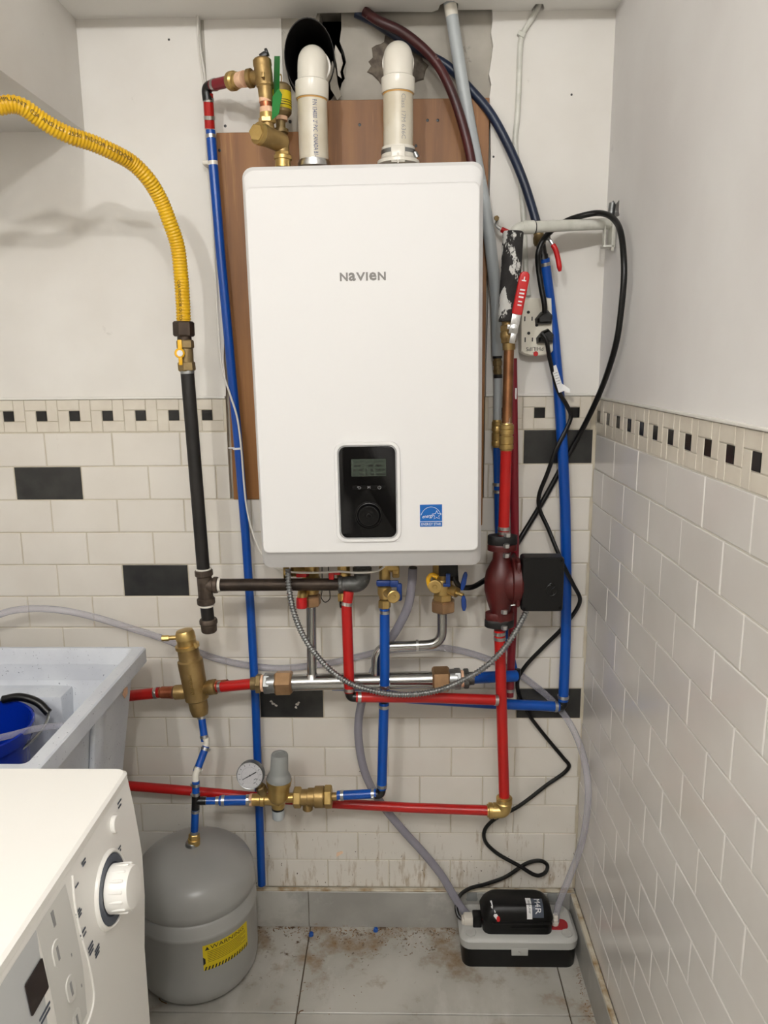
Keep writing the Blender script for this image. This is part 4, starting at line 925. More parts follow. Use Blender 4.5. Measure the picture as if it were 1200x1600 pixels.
gripv = add('lever_grip', loft([[l0 + dl_ * s_ + sd * a + V((0, b, 0)) for a, b in rrect(w_, .009, .004)] for s_, w_ in ((.028, .019), (.030, .0215), (.10, .0215), (.108, .018), (.1115, .010))]), 'handle_red', vr)
for k, (s_, w_, h_) in enumerate(((.046, .0026, .008), (.053, .0026, .008), (.062, .003, .010), (.069, .003, .010), (.076, .003, .010), (.094, .009, .0022), (.098, .0022, .007))):
    add('lever_print', box(l0 + dl_ * s_ + V((0, -.0048, 0)) + sd * (.001 if k < 5 else 0), (h_ if k < 5 else w_, .0004, w_ if k < 5 else h_), 0, rm), 'print_white', gripv)
tag(add('copper_pipe', cyl((1.0632,-0.1300,1.4881), (1.0613,-0.1400,1.3189), 0.0108, 20), 'copper'), 'old copper pipe with white drips below the ball valve', 'pipe')
def pushfit(label, a, b, r_, name='brass_coupling'):
    a, d, L_ = axis_pts(a, b)
    o = add(name, lathe(a, d, [(0, r_ * .82), (.003, r_ * .86), (.004, r_), (L_ * .20, r_), (L_ * .22, r_ * .9), (L_ * .25, r_ * .98), (L_ * .40, r_ * .98), (L_ * .42, r_ * .84), (L_ * .46, r_ * .84), (L_ * .48, r_ * .98), (L_ * .74, r_ * .98), (L_ * .76, r_ * .9), (L_ * .80, r_), (L_ - .004, r_), (L_ - .003, r_ * .86), (L_, r_ * .82)], 24), 'brass')
    return tag(o, label, 'fitting')
pushfit('brass push-fit coupling between copper pipe and red pipe', (1.0607,-0.1400,1.3338), (1.0610,-0.1400,1.2752), 0.0153)
pushfit('brass push-fit coupling on the pipe behind the copper one', (1.0544,-0.0250,1.3317), (1.0549,-0.0250,1.2690), 0.0117)
pipe('red_pipe', [(1.0609,-0.1400,1.2779),(1.0597,-0.1400,1.0870)], 0.0121, 'pex_red', 'upright red pipe between brass coupling and top of circulator', clamps=((-1, .018), (-1, .008)), ears=(2.5, .6))
pb_ = pipe('blue_pipe', [(1.0549,-0.0250,1.2705),(1.0641,-0.0250,1.0416),(1.0847,-0.0300,0.8299),(1.1080,-0.0450,0.7271)], 0.0081, 'pex_blue', 'blue pipe hidden behind the circulator and red pipe', clamps=())
clamp(pb_, (1.0582,-0.0250,1.1830), V((0, 0, 1)), 0.0081); clamp(pb_, (1.0590,-0.0250,1.1665), V((0, 0, 1)), 0.0081)
mr_ = pipe('maroon_pipe', [(1.0836,-0.0450,1.4683),(1.0906,-0.0500,1.2702),(1.0980,-0.0550,1.0336),(1.0960,-0.0600,0.8171),(1.0926,-0.0650,0.6770)], 0.0099, 'pex_maroon', 'long maroon pipe running behind the copper and circulator', clamps=((-1, .016),))
add('paper_tag', box((1.0910,-0.0560,1.3918), (.004, .001, .024)), 'print_white', mr_)
# upper right valve with red lever under the painted pipe
v2 = thing('ball_valve', (1.1444,-0.0360,1.6850), 'brass ball valve with a drooping red lever below the navy hose', 'valve')
u2 = 0.0097
add('valve_body', cat(cyl((1.1318,-0.0360,1.7378), (1.1364,-0.0360,1.7220), u2 * 1.1), lathe((1.1355,-0.0360,1.7286), V((.10, 0, -1)), [(0, u2 * 1.2), (.006, u2 * 1.4), (.016, u2 * 1.4), (.022, u2 * 1.15)], 20), cyl((1.1406,-0.0360,1.7193), (1.1506,-0.0550,1.7216), u2 * .7)), 'brass_dull', v2)
add('adapter', cat(cyl((1.1396,-0.0360,1.7088), (1.1445,-0.0360,1.6824), u2 * 1.05), cyl((1.1444,-0.0360,1.6877), (1.1461,-0.0360,1.6770), u2 * 1.15)), 'fitting_black', v2)
add('lever', cat(tube(smooth_path([(1.1457,-0.0600,1.7183), (1.1518,-0.0640,1.7151), (1.1585,-0.0660,1.7057), (1.1629,-0.0660,1.6965)]), .0035, 8), lathe((1.1447,-0.0580,1.7199), -YV, [(0, .006), (.004, .005)], 12)), 'zinc_nut', v2)
add('lever_grip', tube(smooth_path([(1.1593,-0.0660,1.7044), (1.1655,-0.0670,1.6938), (1.1716,-0.0670,1.6743), (1.1766,-0.0670,1.6494)]), [.0045] + [.0056] * 16 + [.0045, .003], 12), 'handle_red', v2)
v3 = thing('lever_tip', (1.0472,-0.0300,1.7502), 'short bent red-dipped lever poking out beside the boiler', 'lever')
add('bar', tube(smooth_path([(1.0413,-0.0300,1.7685),(1.0456,-0.0300,1.7594),(1.0442,-0.0320,1.7499),(1.0537,-0.0340,1.7416),(1.0618,-0.0360,1.7360)]), .0042, 8), 'zinc_nut', v3)
add('nut', hexn((1.0437,-0.0340,1.7639), (1.0424,-0.0440,1.7622), .006), 'brass_dull', v3)
add('red_grip', tube([(1.0551,-0.0340,1.7403),(1.0696,-0.0400,1.7326)], .0062, 10), 'handle_red', v3)
# right hand blue pipe
br_ = pipe('blue_pipe', [(1.1477,-0.0340,1.6799),(1.1603,-0.0220,1.6194),(1.1775,-0.0160,1.5235),(1.1923,-0.0220,1.3967),(1.2046,-0.0275,1.2669),(1.2154,-0.0280,1.1332),(1.2246,-0.0290,0.9644),(1.2281,-0.0340,0.8071),(1.2265,-0.0400,0.6539)], 0.0123, 'pex_blue', 'tall blue pipe standing beside the right wall corner', clamps=((0, .012), (-1, .010)), ears=(1.8, .8))
elbow('pipe_elbow', (1.2256,-0.0400,0.6788), (1.2263,-0.0400,0.6397), (1.1796,-0.0450,0.6429), 0.0116, 'fitting_black', 'black elbow at the foot of the tall right blue pipe', .02, 0)
pipe('blue_pipe', [(1.2158,-0.0420,0.6399),(1.0384,-0.0620,0.6575),(0.8540,-0.0900,0.6836),(0.8001,-0.1150,0.7032)], 0.0124, 'pex_blue', 'level blue pipe passing behind the lower red pipes', clamps=((0, .008),))

# ------------------------------------------------------------------ outlet strip and cords
os_ = thing('outlet_tap', (1.1335,0.0040,1.5386), 'cream surge outlet mounted upside down on the wall', 'outlet')
o1, o2, o3, o4 = (1.1085,-0.0260,1.5965), (1.1675,-0.0260,1.5918), (1.1658,-0.0260,1.4774), (1.0961,-0.0260,1.4780)
cxo = (V(o1) + V(o2) + V(o3) + V(o4)) / 4
xo = (V(o2) - V(o1)).normalized(); zo = (V(o1) - V(o4)).normalized(); ux = V((1, 0, .02)).normalized(); uz = V((-.045, 0, 1)).normalized()
pts = [(-.0335, .062), (.0335, .062), (.036, -.052), (.03, -.058), (.016, -.062), (0, -.063), (-.016, -.062), (-.03, -.058), (-.036, -.052)][::-1]
co = V((cxo.x + .002, .003, cxo.z))
add('housing', plate(co, ux, uz, pts, .037, .003), 'strip_cream', os_)
def oat(a, b, dy=.0375): return co + ux * a + uz * b + V((0, -dy, 0))
for sy in (.024, -.021):
    add('socket_slot', box(oat(-.026, sy - .006), (.0024, .0012, .0105)), 'print_black', os_)
    add('socket_slot', box(oat(-.010, sy - .006), (.0024, .0012, .0085)), 'print_black', os_)
    add('socket_ground', lathe(oat(-.018, sy + .008), -YV, [(0, .0034), (.0008, .0034)], 12), 'print_black', os_)
add('centre_screw', lathe(oat(0, 0.004), -YV, [(0, .0036), (.0008, .0032)], 12), 'print_black', os_)
lettering('PHILIPS', .0122, oat(-.005, -.0470), -ux, -uz, 'print_black', os_)
add('print_line', box(oat(-.004, -.0545), (.012, .0004, .0012)), 'print_grey', os_)
add('pilot_lamp', lathe(oat(-.003, -.0580, .0372), -YV, [(0, .0055), (.0008, .005)], 18), 'handle_red', os_)
def plug(label, a, b, off):
    p_ = thing('power_plug', oat(a, b, .038), label, 'plug')
    g_ = loft([[oat(a + p[0], b + p[1], d_) for p in pp_] for d_, pp_ in ((.0372, [(-.019, -.014), (.016, -.014), (.018, .004), (.006, .018), (-.008, .012), (-.020, -.002)]), (.052, [(-.017, -.012), (.014, -.012), (.016, .004), (.006, .015), (-.006, .010), (-.017, -.002)]), (.056, [(-.013, -.009), (.011, -.009), (.012, .003), (.005, .011), (-.004, .007), (-.013, -.001)]))])
    add('plug_body', g_, 'rubber_black', p_)
    return p_
plug('upper black power plug in the cream outlet', .016, .019, 0)
plug('lower black power plug in the cream outlet', .018, -.022, 0)
c1 = smooth_path([(1.1484,-0.0580,1.5656),(1.1472,-0.0620,1.5787),(1.1392,-0.0620,1.6161),(1.1309,-0.0620,1.6622),(1.1294,-0.0660,1.6878),(1.1381,-0.0660,1.7123),(1.1518,-0.0620,1.7283),(1.1687,-0.0560,1.7419),(1.1904,-0.0660,1.7528),(1.2153,-0.0850,1.7581),(1.2410,-0.0980,1.7605),(1.2578,-0.1250,1.7518),(1.2672,-0.1550,1.7331),(1.2690,-0.1850,1.7078),(1.2689,-0.2100,1.6674),(1.2696,-0.2200,1.6246),(1.2692,-0.2150,1.5649),(1.2691,-0.1950,1.5042),(1.2678,-0.1450,1.4404),(1.2620,-0.0750,1.3705),(1.2443,-0.0140,1.2945),(1.2118,-0.0072,1.2274),(1.1700,-0.0080,1.1448),(1.1268,-0.0120,1.0692),(1.0961,-0.0240,1.0226),(1.0593,-0.0600,0.9892),(1.0213,-0.1000,0.9734),(0.9897,-0.1300,0.9676),(0.9646,-0.1400,0.9736),(0.9545,-0.1400,0.9914),(0.9514,-0.1400,1.0192)], 8)
tag(add('electric_cable', tube(c1, 0.0061, 12), 'rubber_black'), 'thick black power cord looping from outlet over the painted pipe to boiler', 'cord')
c2 = smooth_path([(1.1426,-0.0600,1.5210),(1.1523,-0.0620,1.5086),(1.1616,-0.0560,1.4731),(1.1724,-0.0500,1.4370),(1.1859,-0.0460,1.3977),(1.2079,-0.0420,1.3634),(1.2178,-0.0400,1.3404),(1.2103,-0.0400,1.3146),(1.1885,-0.0420,1.2687),(1.1704,-0.0340,1.2091),(1.1546,-0.0260,1.1557),(1.1570,-0.0260,1.1255),(1.1762,-0.0340,1.0816),(1.2074,-0.0540,1.0055),(1.2350,-0.0520,0.9525),(1.2558,-0.0400,0.9128),(1.2545,-0.0300,0.8890),(1.2239,-0.0200,0.8342),(1.1792,-0.0220,0.7863),(1.1343,-0.0230,0.7341),(1.1181,-0.0230,0.7010),(1.1206,-0.0230,0.6676),(1.1408,-0.0220,0.6200),(1.1887,-0.0120,0.5501),(1.2386,-0.0120,0.4878),(1.2538,-0.0120,0.4668),(1.2464,-0.0120,0.4510),(1.2008,-0.0140,0.4150),(1.1291,-0.0200,0.3579),(1.0651,-0.0220,0.3194),(1.0448,-0.0200,0.2890),(1.0469,-0.0200,0.2599),(1.0751,-0.0220,0.2285),(1.1318,-0.0300,0.1978),(1.1806,-0.0350,0.1724),(1.2024,-0.0300,0.1799),(1.2068,-0.0220,0.1925),(1.1900,-0.0220,0.2053),(1.1579,-0.0200,0.1981),(1.1012,-0.0220,0.1584),(1.0512,-0.0300,0.1436),(1.0042,-0.0420,0.1376),(0.9804,-0.0550,0.1272),(0.9712,-0.0720,0.1093),(0.9766,-0.0880,0.0947),(0.9921,-0.0960,0.0904)], 7)
k2 = add('electric_cable', tube(c2, 0.0049, 10), 'rubber_black'); tag(k2, 'thin black pump cord winding down the wall to the condensate pump', 'cord')
add('cord_tag', cat(plate((1.1820,-0.0540,1.4231), V((.35, 0, -1)), V((1, 0, .35)), [(-.030, -.006), (.030, -.006), (.030, .006), (-.030, .006)], .0008), plate((1.1992,-0.0560,1.4021), V((.8, -.3, -.45)), V((.5, 0, .9)), [(-.012, -.008), (.014, -.003), (.010, .004), (-.012, .006)], .0008)), 'print_white', k2)
for k in range(5): add('print_line', plate(V((1.1818,-0.0550,1.4232)) + V((.35, 0, -1)).normalized() * (-.012 + k * .006), V((.35, 0, -1)), V((1, 0, .35)), [(-.002, -.0045), (-.0008, -.0045), (-.0008, .0045), (-.002, .0045)], .0002), 'print_grey', k2, flat=True)
wl = tag(add('thin_wire', tube(smooth_path([(0.4134,-0.0020,2.1853),(0.4116,-0.0020,2.1549),(0.4110,0.0020,2.1134),(0.4158,0.0000,2.0692),(0.4177,0.0020,2.0385),(0.4170,-0.0040,1.9222),(0.4226,-0.0040,1.7912),(0.4233,-0.0040,1.6698),(0.4262,-0.0100,1.5306),(0.4322,-0.0220,1.4526),(0.4530,-0.0440,1.3918),(0.4660,-0.0470,1.3461),(0.4730,-0.0480,1.2738),(0.4739,-0.0440,1.2144),(0.4776,-0.0420,1.1393),(0.4888,-0.0500,1.0863),(0.5072,-0.0700,1.0469),(0.5348,-0.1000,1.0169),(0.5871,-0.1600,1.0142),(0.6469,-0.1900,1.0196),(0.7029,-0.2000,1.0252),(0.7442,-0.2050,1.0237),(0.7850,-0.2000,1.0264),(0.7999,-0.1900,1.0335)], 6), .0023, 8), 'wire_white'), 'thin white wire wandering down beside the tall blue pipe', 'wire')

# ------------------------------------------------------------------ circulator
pu = thing('circulator_pump', (1.0556,-0.1400,0.8855), 'dark red circulator pump with a black junction box', 'pump')
yp = -.14
def flange(c, r1, r2, h, ang=0.0):
    """two-eared oval flange lying level, centred at c, with height h"""
    pts_ = []
    for k in range(36):
        a = 2 * math.pi * k / 36
        rr = r1 / max(.62, math.sqrt(math.cos(a) ** 2 + (r1 / r2 * math.sin(a)) ** 2))
        rr = min(rr, r1)
        pts_.append((rr * math.cos(a), min(max(rr * math.sin(a), -r2), r2)))
    return loft([[V(c) + V((x * s_, y * s_, z)) for x, y in pts_] for z, s_ in ((0, .96), (.0015, 1), (h - .0015, 1), (h, .96))])
fr = 0.0322
add('flange_iron', flange((1.0573,-0.1400,1.0697), fr * 1.02, fr * .62, .020), 'flange_black', pu)
add('flange_iron', flange((1.0543,-0.1400,0.8795), fr * 1.02, fr * .62, .018), 'flange_black', pu)
vol = add('volute', cat(flange((1.0569,-0.1400,1.0553), fr, fr * .60, .014), flange((1.0547,-0.1400,0.8960), fr, fr * .60, .018),
    lathe((1.0548,-0.1400,0.8930), V((1.0567,-0.1400,1.0668)) - V((1.0548,-0.1400,0.8930)), [(0, .020), (.018, .020), (.030, .024), (.050, .031), (.072, .036), (.095, .0365), (.115, .033), (.130, .026), (.142, .020), (.17, .0185)], 32),
    lathe((1.0564,-0.1400,0.9823), XV, [(0, .034), (.010, .042), (.022, .046), (.026, .046), (.028, .040), (.034, .040)], 36)), 'pump_red', pu)
add('motor_housing', cat(lathe((1.0747,-0.1400,0.9852), XV, [(0, .040), (.004, .052), (.012, .053), (.020, .053), (.024, .05)], 40), box((1.0887,-0.1400,0.9881), (.012, .088, .104), .008)), 'pump_red', pu)
jb = add('junction_box', loft([[V((1.1394,-0.1400,0.9909)) + V((a, y_, b)) for a, b in rrect(.0905 * s_, .1215 * s_, .007)] for y_, s_ in ((-.008, .98), (-.040, 1.0), (-.0465, .985), (-.049, .95))]), 'box_black', pu)
jc = V((1.1394,-0.1400,0.9909)) + V((0, -.0492, 0))
add('box_emblem', cat(tube([jc + V((.018 + .012 * math.cos(a), 0, -.012 + .012 * math.sin(a))) for a in [k * 2 * math.pi / 20 for k in range(21)]], .0006, 6), tube(smooth_path([jc + V((.010, 0, -.002)), jc + V((.018, 0, .004)), jc + V((.026, 0, -.002)), jc + V((.018, 0, -.012)), jc + V((.024, 0, -.020))]), .0008, 6)), 'black_gloss', jb)
for a, b in ((.038, .053), (.038, -.052), (-.038, -.054), (-.036, .053)): add('box_screw', lathe(jc + V((a, .002, b)), -YV, [(0, .0032), (.0018, .0026)], 10), 'zinc_nut' if b > 0 and a > 0 else 'box_black', jb)
for c_ in ((1.0644,-0.1650,1.0956), (1.0629,-0.1650,1.0715), (1.0627,-0.1650,1.0502), (1.0615,-0.1650,0.9225), (1.0623,-0.1650,0.8855)):
    add('flange_bolt', hexn(V(c_) + ZV * .0045, V(c_) - ZV * .0045, .0075, .4), 'zinc_nut', pu)
for c_ in ((1.0365,-0.1250,1.0792), (1.0358,-0.1250,0.8953)):
    add('flange_bolt', hexn(V(c_) + ZV * .0045, V(c_) - ZV * .0045, .0075, .4), 'flange_black', pu)
add('cable_connector', cat(cyl((1.1140,-0.1500,0.9351), (1.1144,-0.1500,0.9218), 0.0106), cyl((1.0988,-0.1650,0.9401), (1.1086,-0.1650,0.9401), .003), cyl((1.0747,-0.1680,0.9382), (1.0997,-0.1680,0.9411), .0016, 8), lathe((1.0970,-0.1680,0.9396), XV, [(0, .005), (.006, .005)], 12)), 'zinc_nut', pu)
cnd = resample(smooth_path([(0.5935,-0.2000,1.0311),(0.5946,-0.2050,1.0028),(0.5995,-0.2100,0.9615),(0.6099,-0.2150,0.9230),(0.6266,-0.2150,0.8810),(0.6518,-0.2150,0.8415),(0.6857,-0.2150,0.8031),(0.7270,-0.2150,0.7749),(0.7757,-0.2150,0.7585),(0.8246,-0.2150,0.7511),(0.8734,-0.2150,0.7526),(0.9223,-0.2130,0.7622),(0.9710,-0.2100,0.7832),(1.0170,-0.2050,0.8108),(1.0550,-0.1950,0.8451),(1.0841,-0.1800,0.8807),(1.1043,-0.1620,0.9096),(1.1139,-0.1520,0.9269)], 8), .0009)
tag(add('flexible_conduit', tube(cnd, [0.0068 - .0009 + .0011 * math.sin(i * 2 * math.pi / 7.0) for i in range(len(cnd))], 14), 'galvanised', sharp=80), 'silver spiral flexible metal conduit sagging below the boiler', 'conduit')

# ------------------------------------------------------------------ stainless manifold
mf = thing('steel_manifold', (0.7360,-0.1300,0.7416), 'polished stainless steel pipe manifold below the boiler', 'manifold')
hr = 0.0188
add('header', cyl((0.5588,-0.1300,0.7400), (0.9268,-0.1300,0.7496), hr, 28), 'steel', mf)
add('riser', cyl((0.6322,-0.1300,0.9354), (0.6295,-0.1300,0.7557), 0.0113, 20), 'steel', mf)
add('weld_collar', lathe((0.6297,-0.1300,0.7635), V((0, 0, -1)), [(0, 0.0114), (.006, 0.0140), (.010, 0.0162)], 20), 'steel', mf)
add('riser', tube(round_path([(0.9265,-0.1300,0.9123), (0.9278,-0.1300,0.8332), (0.7780,-0.1300,0.8272), (0.7758,-0.1300,0.7573)], .036, 9), 0.0112, 20), 'steel', mf)
add('riser_clip', cyl((0.8683,-0.1300,0.8310), (0.8741,-0.1300,0.8311), 0.0131), 'zinc_nut', mf)
def union(label, a, b, r_, flip):
    a, b = V(a), V(b); d = (b - a).normalized(); L_ = (b - a).length
    t = thing('pipe_union', a, label, 'fitting')
    add('union_nut', hexn(a, a + d * .040, r_ * 1.55, .25), 'bronze_nut', t)
    add('union_tail', cat(cyl(a + d * .038, a + d * .058, r_ * 1.22, 24, .001), hexn(a + d * .050, a + d * .066, r_ * 1.30, .1)), 'galvanised', t)
    add('thread_tape', lathe(a + d * .064, d, [(0, r_ * 1.05), (.009, r_ * 1.0)], 24), 'tape', t)
    add('reducer', cat(hexn(a + d * .072, a + d * .084, r_ * 1.22, .2), cyl(a + d * .084, a + d * .096, r_ * .8), cyl(a + d * .094, a + d * L_, r_ * .62)), 'iron_grey' if flip else 'brass_dull', t)
    return t
union('left copper-coloured union nut on the steel manifold', (0.5840,-0.1300,0.7408), (0.4981,-0.1300,0.7383), hr, False)
union('right copper-coloured union nut on the steel manifold', (0.9049,-0.1300,0.7488), (0.9972,-0.1280,0.7503), hr, True)
pipe('blue_pipe', [(0.9826,-0.1280,0.7503),(1.1049,-0.0750,0.7335)], 0.0134, 'pex_blue', 'short blue pipe at the right end of the manifold', clamps=((0, .006),))
elbow('pipe_elbow', (1.1078,-0.0500,0.7650), (1.1074,-0.0600,0.7238), (1.0651,-0.0800,0.7325), 0.0114, 'fitting_black', 'black elbow behind the red pipe right of the manifold', .02, 0)
pipe('red_pipe', [(0.4050,-0.1100,0.7206),(0.5066,-0.1280,0.7383)], 0.0126, 'pex_red', 'short red pipe between air separator and manifold', clamps=((0, .007), (-1, .012)), ears=(3.6, 3.9))

# ------------------------------------------------------------------ valves under the boiler
lvv = thing('service_valve', (0.6320,-0.1300,0.9279), 'left brass boiler valve with red cap and red lever', 'valve')
ul = 0.0122
add('valve_body', cat(cyl((0.6346,-0.1300,1.0248), (0.6336,-0.1300,0.9877), ul * 1.45, 22), lathe((0.6339,-0.1300,0.9981), -ZV, [(0, ul * 1.3), (.008, ul * 1.7), (.03, ul * 1.7), (.042, ul * 1.35)], 24), cyl((0.6204,-0.1350,1.0070), (0.5941,-0.1500,1.0113), ul * .95, 18), cyl((0.6170,-0.1400,0.9655), (0.6154,-0.1550,0.9465), ul * 1.0, 18)), 'brass', lvv)
add('union_nut', hexn((0.6326,-0.1300,0.9519), (0.6324,-0.1300,0.9264), ul * 1.85, .1), 'bronze_nut', lvv)
add('drain_cap', cat(cyl((0.6149,-0.1550,0.9539), (0.6145,-0.1570,0.9294), ul * 1.0, 18, .001)), 'handle_red', lvv)
add('lever', cat(box((0.6171,-0.1650,1.0083), (.023, .006, .012), .002), cyl((0.6339,-0.1300,0.9996), (0.6179,-0.1600,1.0083), ul * .5)), 'handle_red', lvv)
add('side_cap', cat(lathe((0.5887,-0.1520,1.0119), V((-1, -.1, 0)), [(0, .013), (.006, .013), (.007, .016), (.012, .016), (.013, .012)], 20)), 'brass', lvv)
hv = thing('hot_valve', (0.7070,-0.1800,0.9588), 'brass valve with a small red lever above the red pipe', 'valve')
uh = 0.0119
add('valve_body', cat(cyl((0.7090,-0.1500,1.0329), (0.7088,-0.1550,1.0022), uh * 1.2, 20), lathe((0.7091,-0.1550,1.0168), V((0, -.1, -1)), [(0, uh * 1.0), (.006, uh * 1.3), (.022, uh * 1.3), (.030, uh * 1.0)], 20), hexn((0.7075,-0.1750,0.9689), (0.7083,-0.1800,0.9516), uh * .95, .2)), 'brass', hv)
add('lever', cat(box((0.6835,-0.1700,1.0081), (.012, .012, .020), .003), box((0.6920,-0.1700,1.0138), (.022, .008, .009), .002)), 'handle_red', hv)
add('insert', cyl((0.7098,-0.1800,0.9574), (0.7109,-0.1800,0.9399), uh * .85), 'fitting_black', hv)
pipe('red_pipe', [(0.7213,-0.1800,0.9748),(0.7162,-0.1850,0.9459),(0.7193,-0.1900,0.7455)], 0.0116, 'pex_red', 'upright red pipe hanging from the boiler elbow', clamps=((0, .028), (-1, .006)), ears=(3.4, .5))
elbow('pipe_elbow', (0.7196,-0.1900,0.7622), (0.7205,-0.1900,0.7333), (0.7675,-0.1900,0.7334), 0.0110, 'fitting_black', 'black elbow turning the upright red pipe to the right', .019, 0)
pipe('red_pipe', [(0.7333,-0.1900,0.7333),(0.8816,-0.1750,0.7257),(1.0550,-0.1520,0.7082)], 0.0119, 'pex_red', 'level red pipe crossing in front of the steel manifold', clamps=((0, .008), (-1, .006)), ears=(2.8, 1.0))
bv = thing('cold_valve', (0.7981,-0.1500,0.9193), 'middle brass boiler valve with dark blue lever and round cap', 'valve')
ub = 0.0127
add('valve_body', cat(cyl((0.7991,-0.1500,1.0297), (0.7988,-0.1500,0.9932), ub * 1.0, 22), cyl((0.7990,-0.1500,1.0210), (0.8285,-0.1500,1.0209), ub * .9, 18), hexn((0.8158,-0.1500,1.0107), (0.8313,-0.1500,1.0107), ub * 1.1, .1), lathe((0.7986,-0.1500,0.9800), -ZV, [(0, ub * .95), (.004, ub * 1.25), (.020, ub * 1.25), (.026, ub * 1.0), (.030, ub * 1.0)], 24), hexn((0.7984,-0.1500,0.9461), (0.7982,-0.1500,0.9267), ub * 1.1, .3), cyl((0.7985,-0.1500,0.9653), (0.8173,-0.1850,0.9675), ub * .8, 18)), 'brass', bv)
add('round_cap', lathe((0.8173,-0.1860,0.9663), V((.25, -1, -.05)), [(0, .0125), (.001, .0142), (.007, .0142), (.008, .0125), (.0072, .005), (.0085, .004)], 28), 'brass', bv)
add('lever', cat(box((0.7976,-0.1650,0.9889), (.034, .012, .014), .004), box((0.8201,-0.1720,0.9895), (.020, .008, .016), .004), box((0.8311,-0.1700,0.9700), (.012, .010, .040), .004)), 'handle_blue', bv)
pipe('blue_pipe', [(0.7982,-0.1500,0.9282),(0.7966,-0.1500,0.7288)], 0.0111, 'pex_blue', 'upright blue pipe below the middle brass boiler valve', clamps=((0, .010), (-1, .012)), ears=(3.0, 3.4))
tt = thing('pipe_tee', (0.7945,-0.1300,0.7070), 'black tee joining blue pipes behind the level red pipe', 'fitting')
add('tee_body', cat(cyl((0.7967,-0.1500,0.7412), (0.7948,-0.1500,0.6912), 0.0102), cyl((0.7950,-0.1500,0.7179), (0.8149,-0.1100,0.6993), 0.0102)), 'fitting_black', tt)
pipe('blue_pipe', [(0.7949,-0.1500,0.7022),(0.7878,-0.1500,0.4854)], 0.0114, 'pex_blue', 'lower upright blue pipe ending in a black elbow', clamps=((0, .010), (-1, .008)), ears=(3.2, .7))
elbow('pipe_elbow', (0.7879,-0.1500,0.4969), (0.7854,-0.1500,0.4706), (0.7328,-0.1480,0.4675), 0.0109, 'fitting_black', 'black elbow below the lower upright blue pipe', .018, 0)
pipe('blue_pipe', [(0.7749,-0.1500,0.4722),(0.6828,-0.1450,0.4638)], 0.0109, 'pex_blue', 'short level blue pipe right of the pressure regulator', clamps=((0, .008), (-1, .012)), ears=(3.0, 3.4))
pipe('blue_pipe', [(0.6729,-0.1050,0.7209),(0.7792,-0.1050,0.7194)], 0.0105, 'pex_blue', 'blue pipe stub half hidden behind the steel manifold', clamps=())
rvv = thing('return_valve', (0.9272,-0.1300,0.9123), 'right brass boiler valve with yellow cap and blue wing handle', 'valve')
ur = 0.0143
add('valve_body', cat(cyl((0.9265,-0.1300,1.0268), (0.9267,-0.1300,0.9870), ur * 1.5, 22), lathe((0.9267,-0.1300,0.9944), -ZV, [(0, ur * 1.3), (.008, ur * 1.6), (.026, ur * 1.6), (.036, ur * 1.35), (.04, ur * 1.35)], 24), hexn((0.9284,-0.1300,0.9543), (0.9285,-0.1300,0.9378), ur * 1.55, .2), cyl((0.9366,-0.1350,0.9692), (0.9579,-0.1550,0.9636), ur * .8, 16), cyl((0.9551,-0.1550,0.9636), (0.9712,-0.1650,0.9608), ur * .3, 12)), 'brass', rvv)
add('union_nut', hexn((0.9292,-0.1300,0.9393), (0.9297,-0.1300,0.9123), ur * 2.0, .1), 'bronze_nut', rvv)
add('round_cap', lathe((0.9095,-0.1650,0.9828), V((-.1, -1, -.05)), [(0, .0125), (.001, .0148), (.008, .0148), (.009, .0125), (.0082, .005), (.0095, .004)], 28), 'brass', rvv)
add('cap_tether', tube(smooth_path([(0.8983,-0.1650,0.9785), (0.8941,-0.1650,0.9974), (0.9024,-0.1650,1.0075), (0.9147,-0.1700,1.0031)]), .005, 10), 'handle_yellow', rvv)
add('lever', cat(box((0.9373,-0.1650,0.9973), (.010, .008, .026), .003), box((0.9346,-0.1650,0.9842), (.016, .008, .008), .002)), 'handle_blue', rvv)
add('wing_handle', cat(loft([[V(c_) + V((a, b, 0)) for a, b in rrect(w_, .006, .0025)] for c_, w_ in (((0.9682,-0.1660,0.9728), .006), ((0.9708,-0.1660,0.9873), .012), ((0.9747,-0.1660,1.0076), .010), ((0.9753,-0.1660,1.0134), .005))]), loft([[V(c_) + V((a, b, 0)) for a, b in rrect(w_, .006, .0025)] for c_, w_ in (((0.9711,-0.1660,0.9597), .006), ((0.9719,-0.1660,0.9509), .011), ((0.9728,-0.1660,0.9348), .011), ((0.9729,-0.1660,0.9259), .006))])), 'handle_blue', rvv)
bxp = thing('cord_gland', (0.9515,-0.1400,1.0090), 'black cord gland block under the right end of the boiler', 'fitting')
add('block', cat(box((0.9384,-0.1450,1.0163), (.042, .03, .030), .003), cyl((0.9515,-0.1400,1.0090), (0.9531,-0.1400,0.9884), .0095, 14)), 'box_black', bxp)
lp_ = tag(add('sensor_loop', tube(smooth_path([(0.6621,-0.1600,1.0299), (0.6605,-0.1600,0.9672), (0.6593,-0.1650,0.9556), (0.6675,-0.1650,0.9453), (0.6776,-0.1650,0.9526), (0.6776,-0.1600,0.9716), (0.6760,-0.1600,1.0255)]), .0011, 6), 'rubber_black'), 'thin black sensor wire loop under the boiler', 'wire')

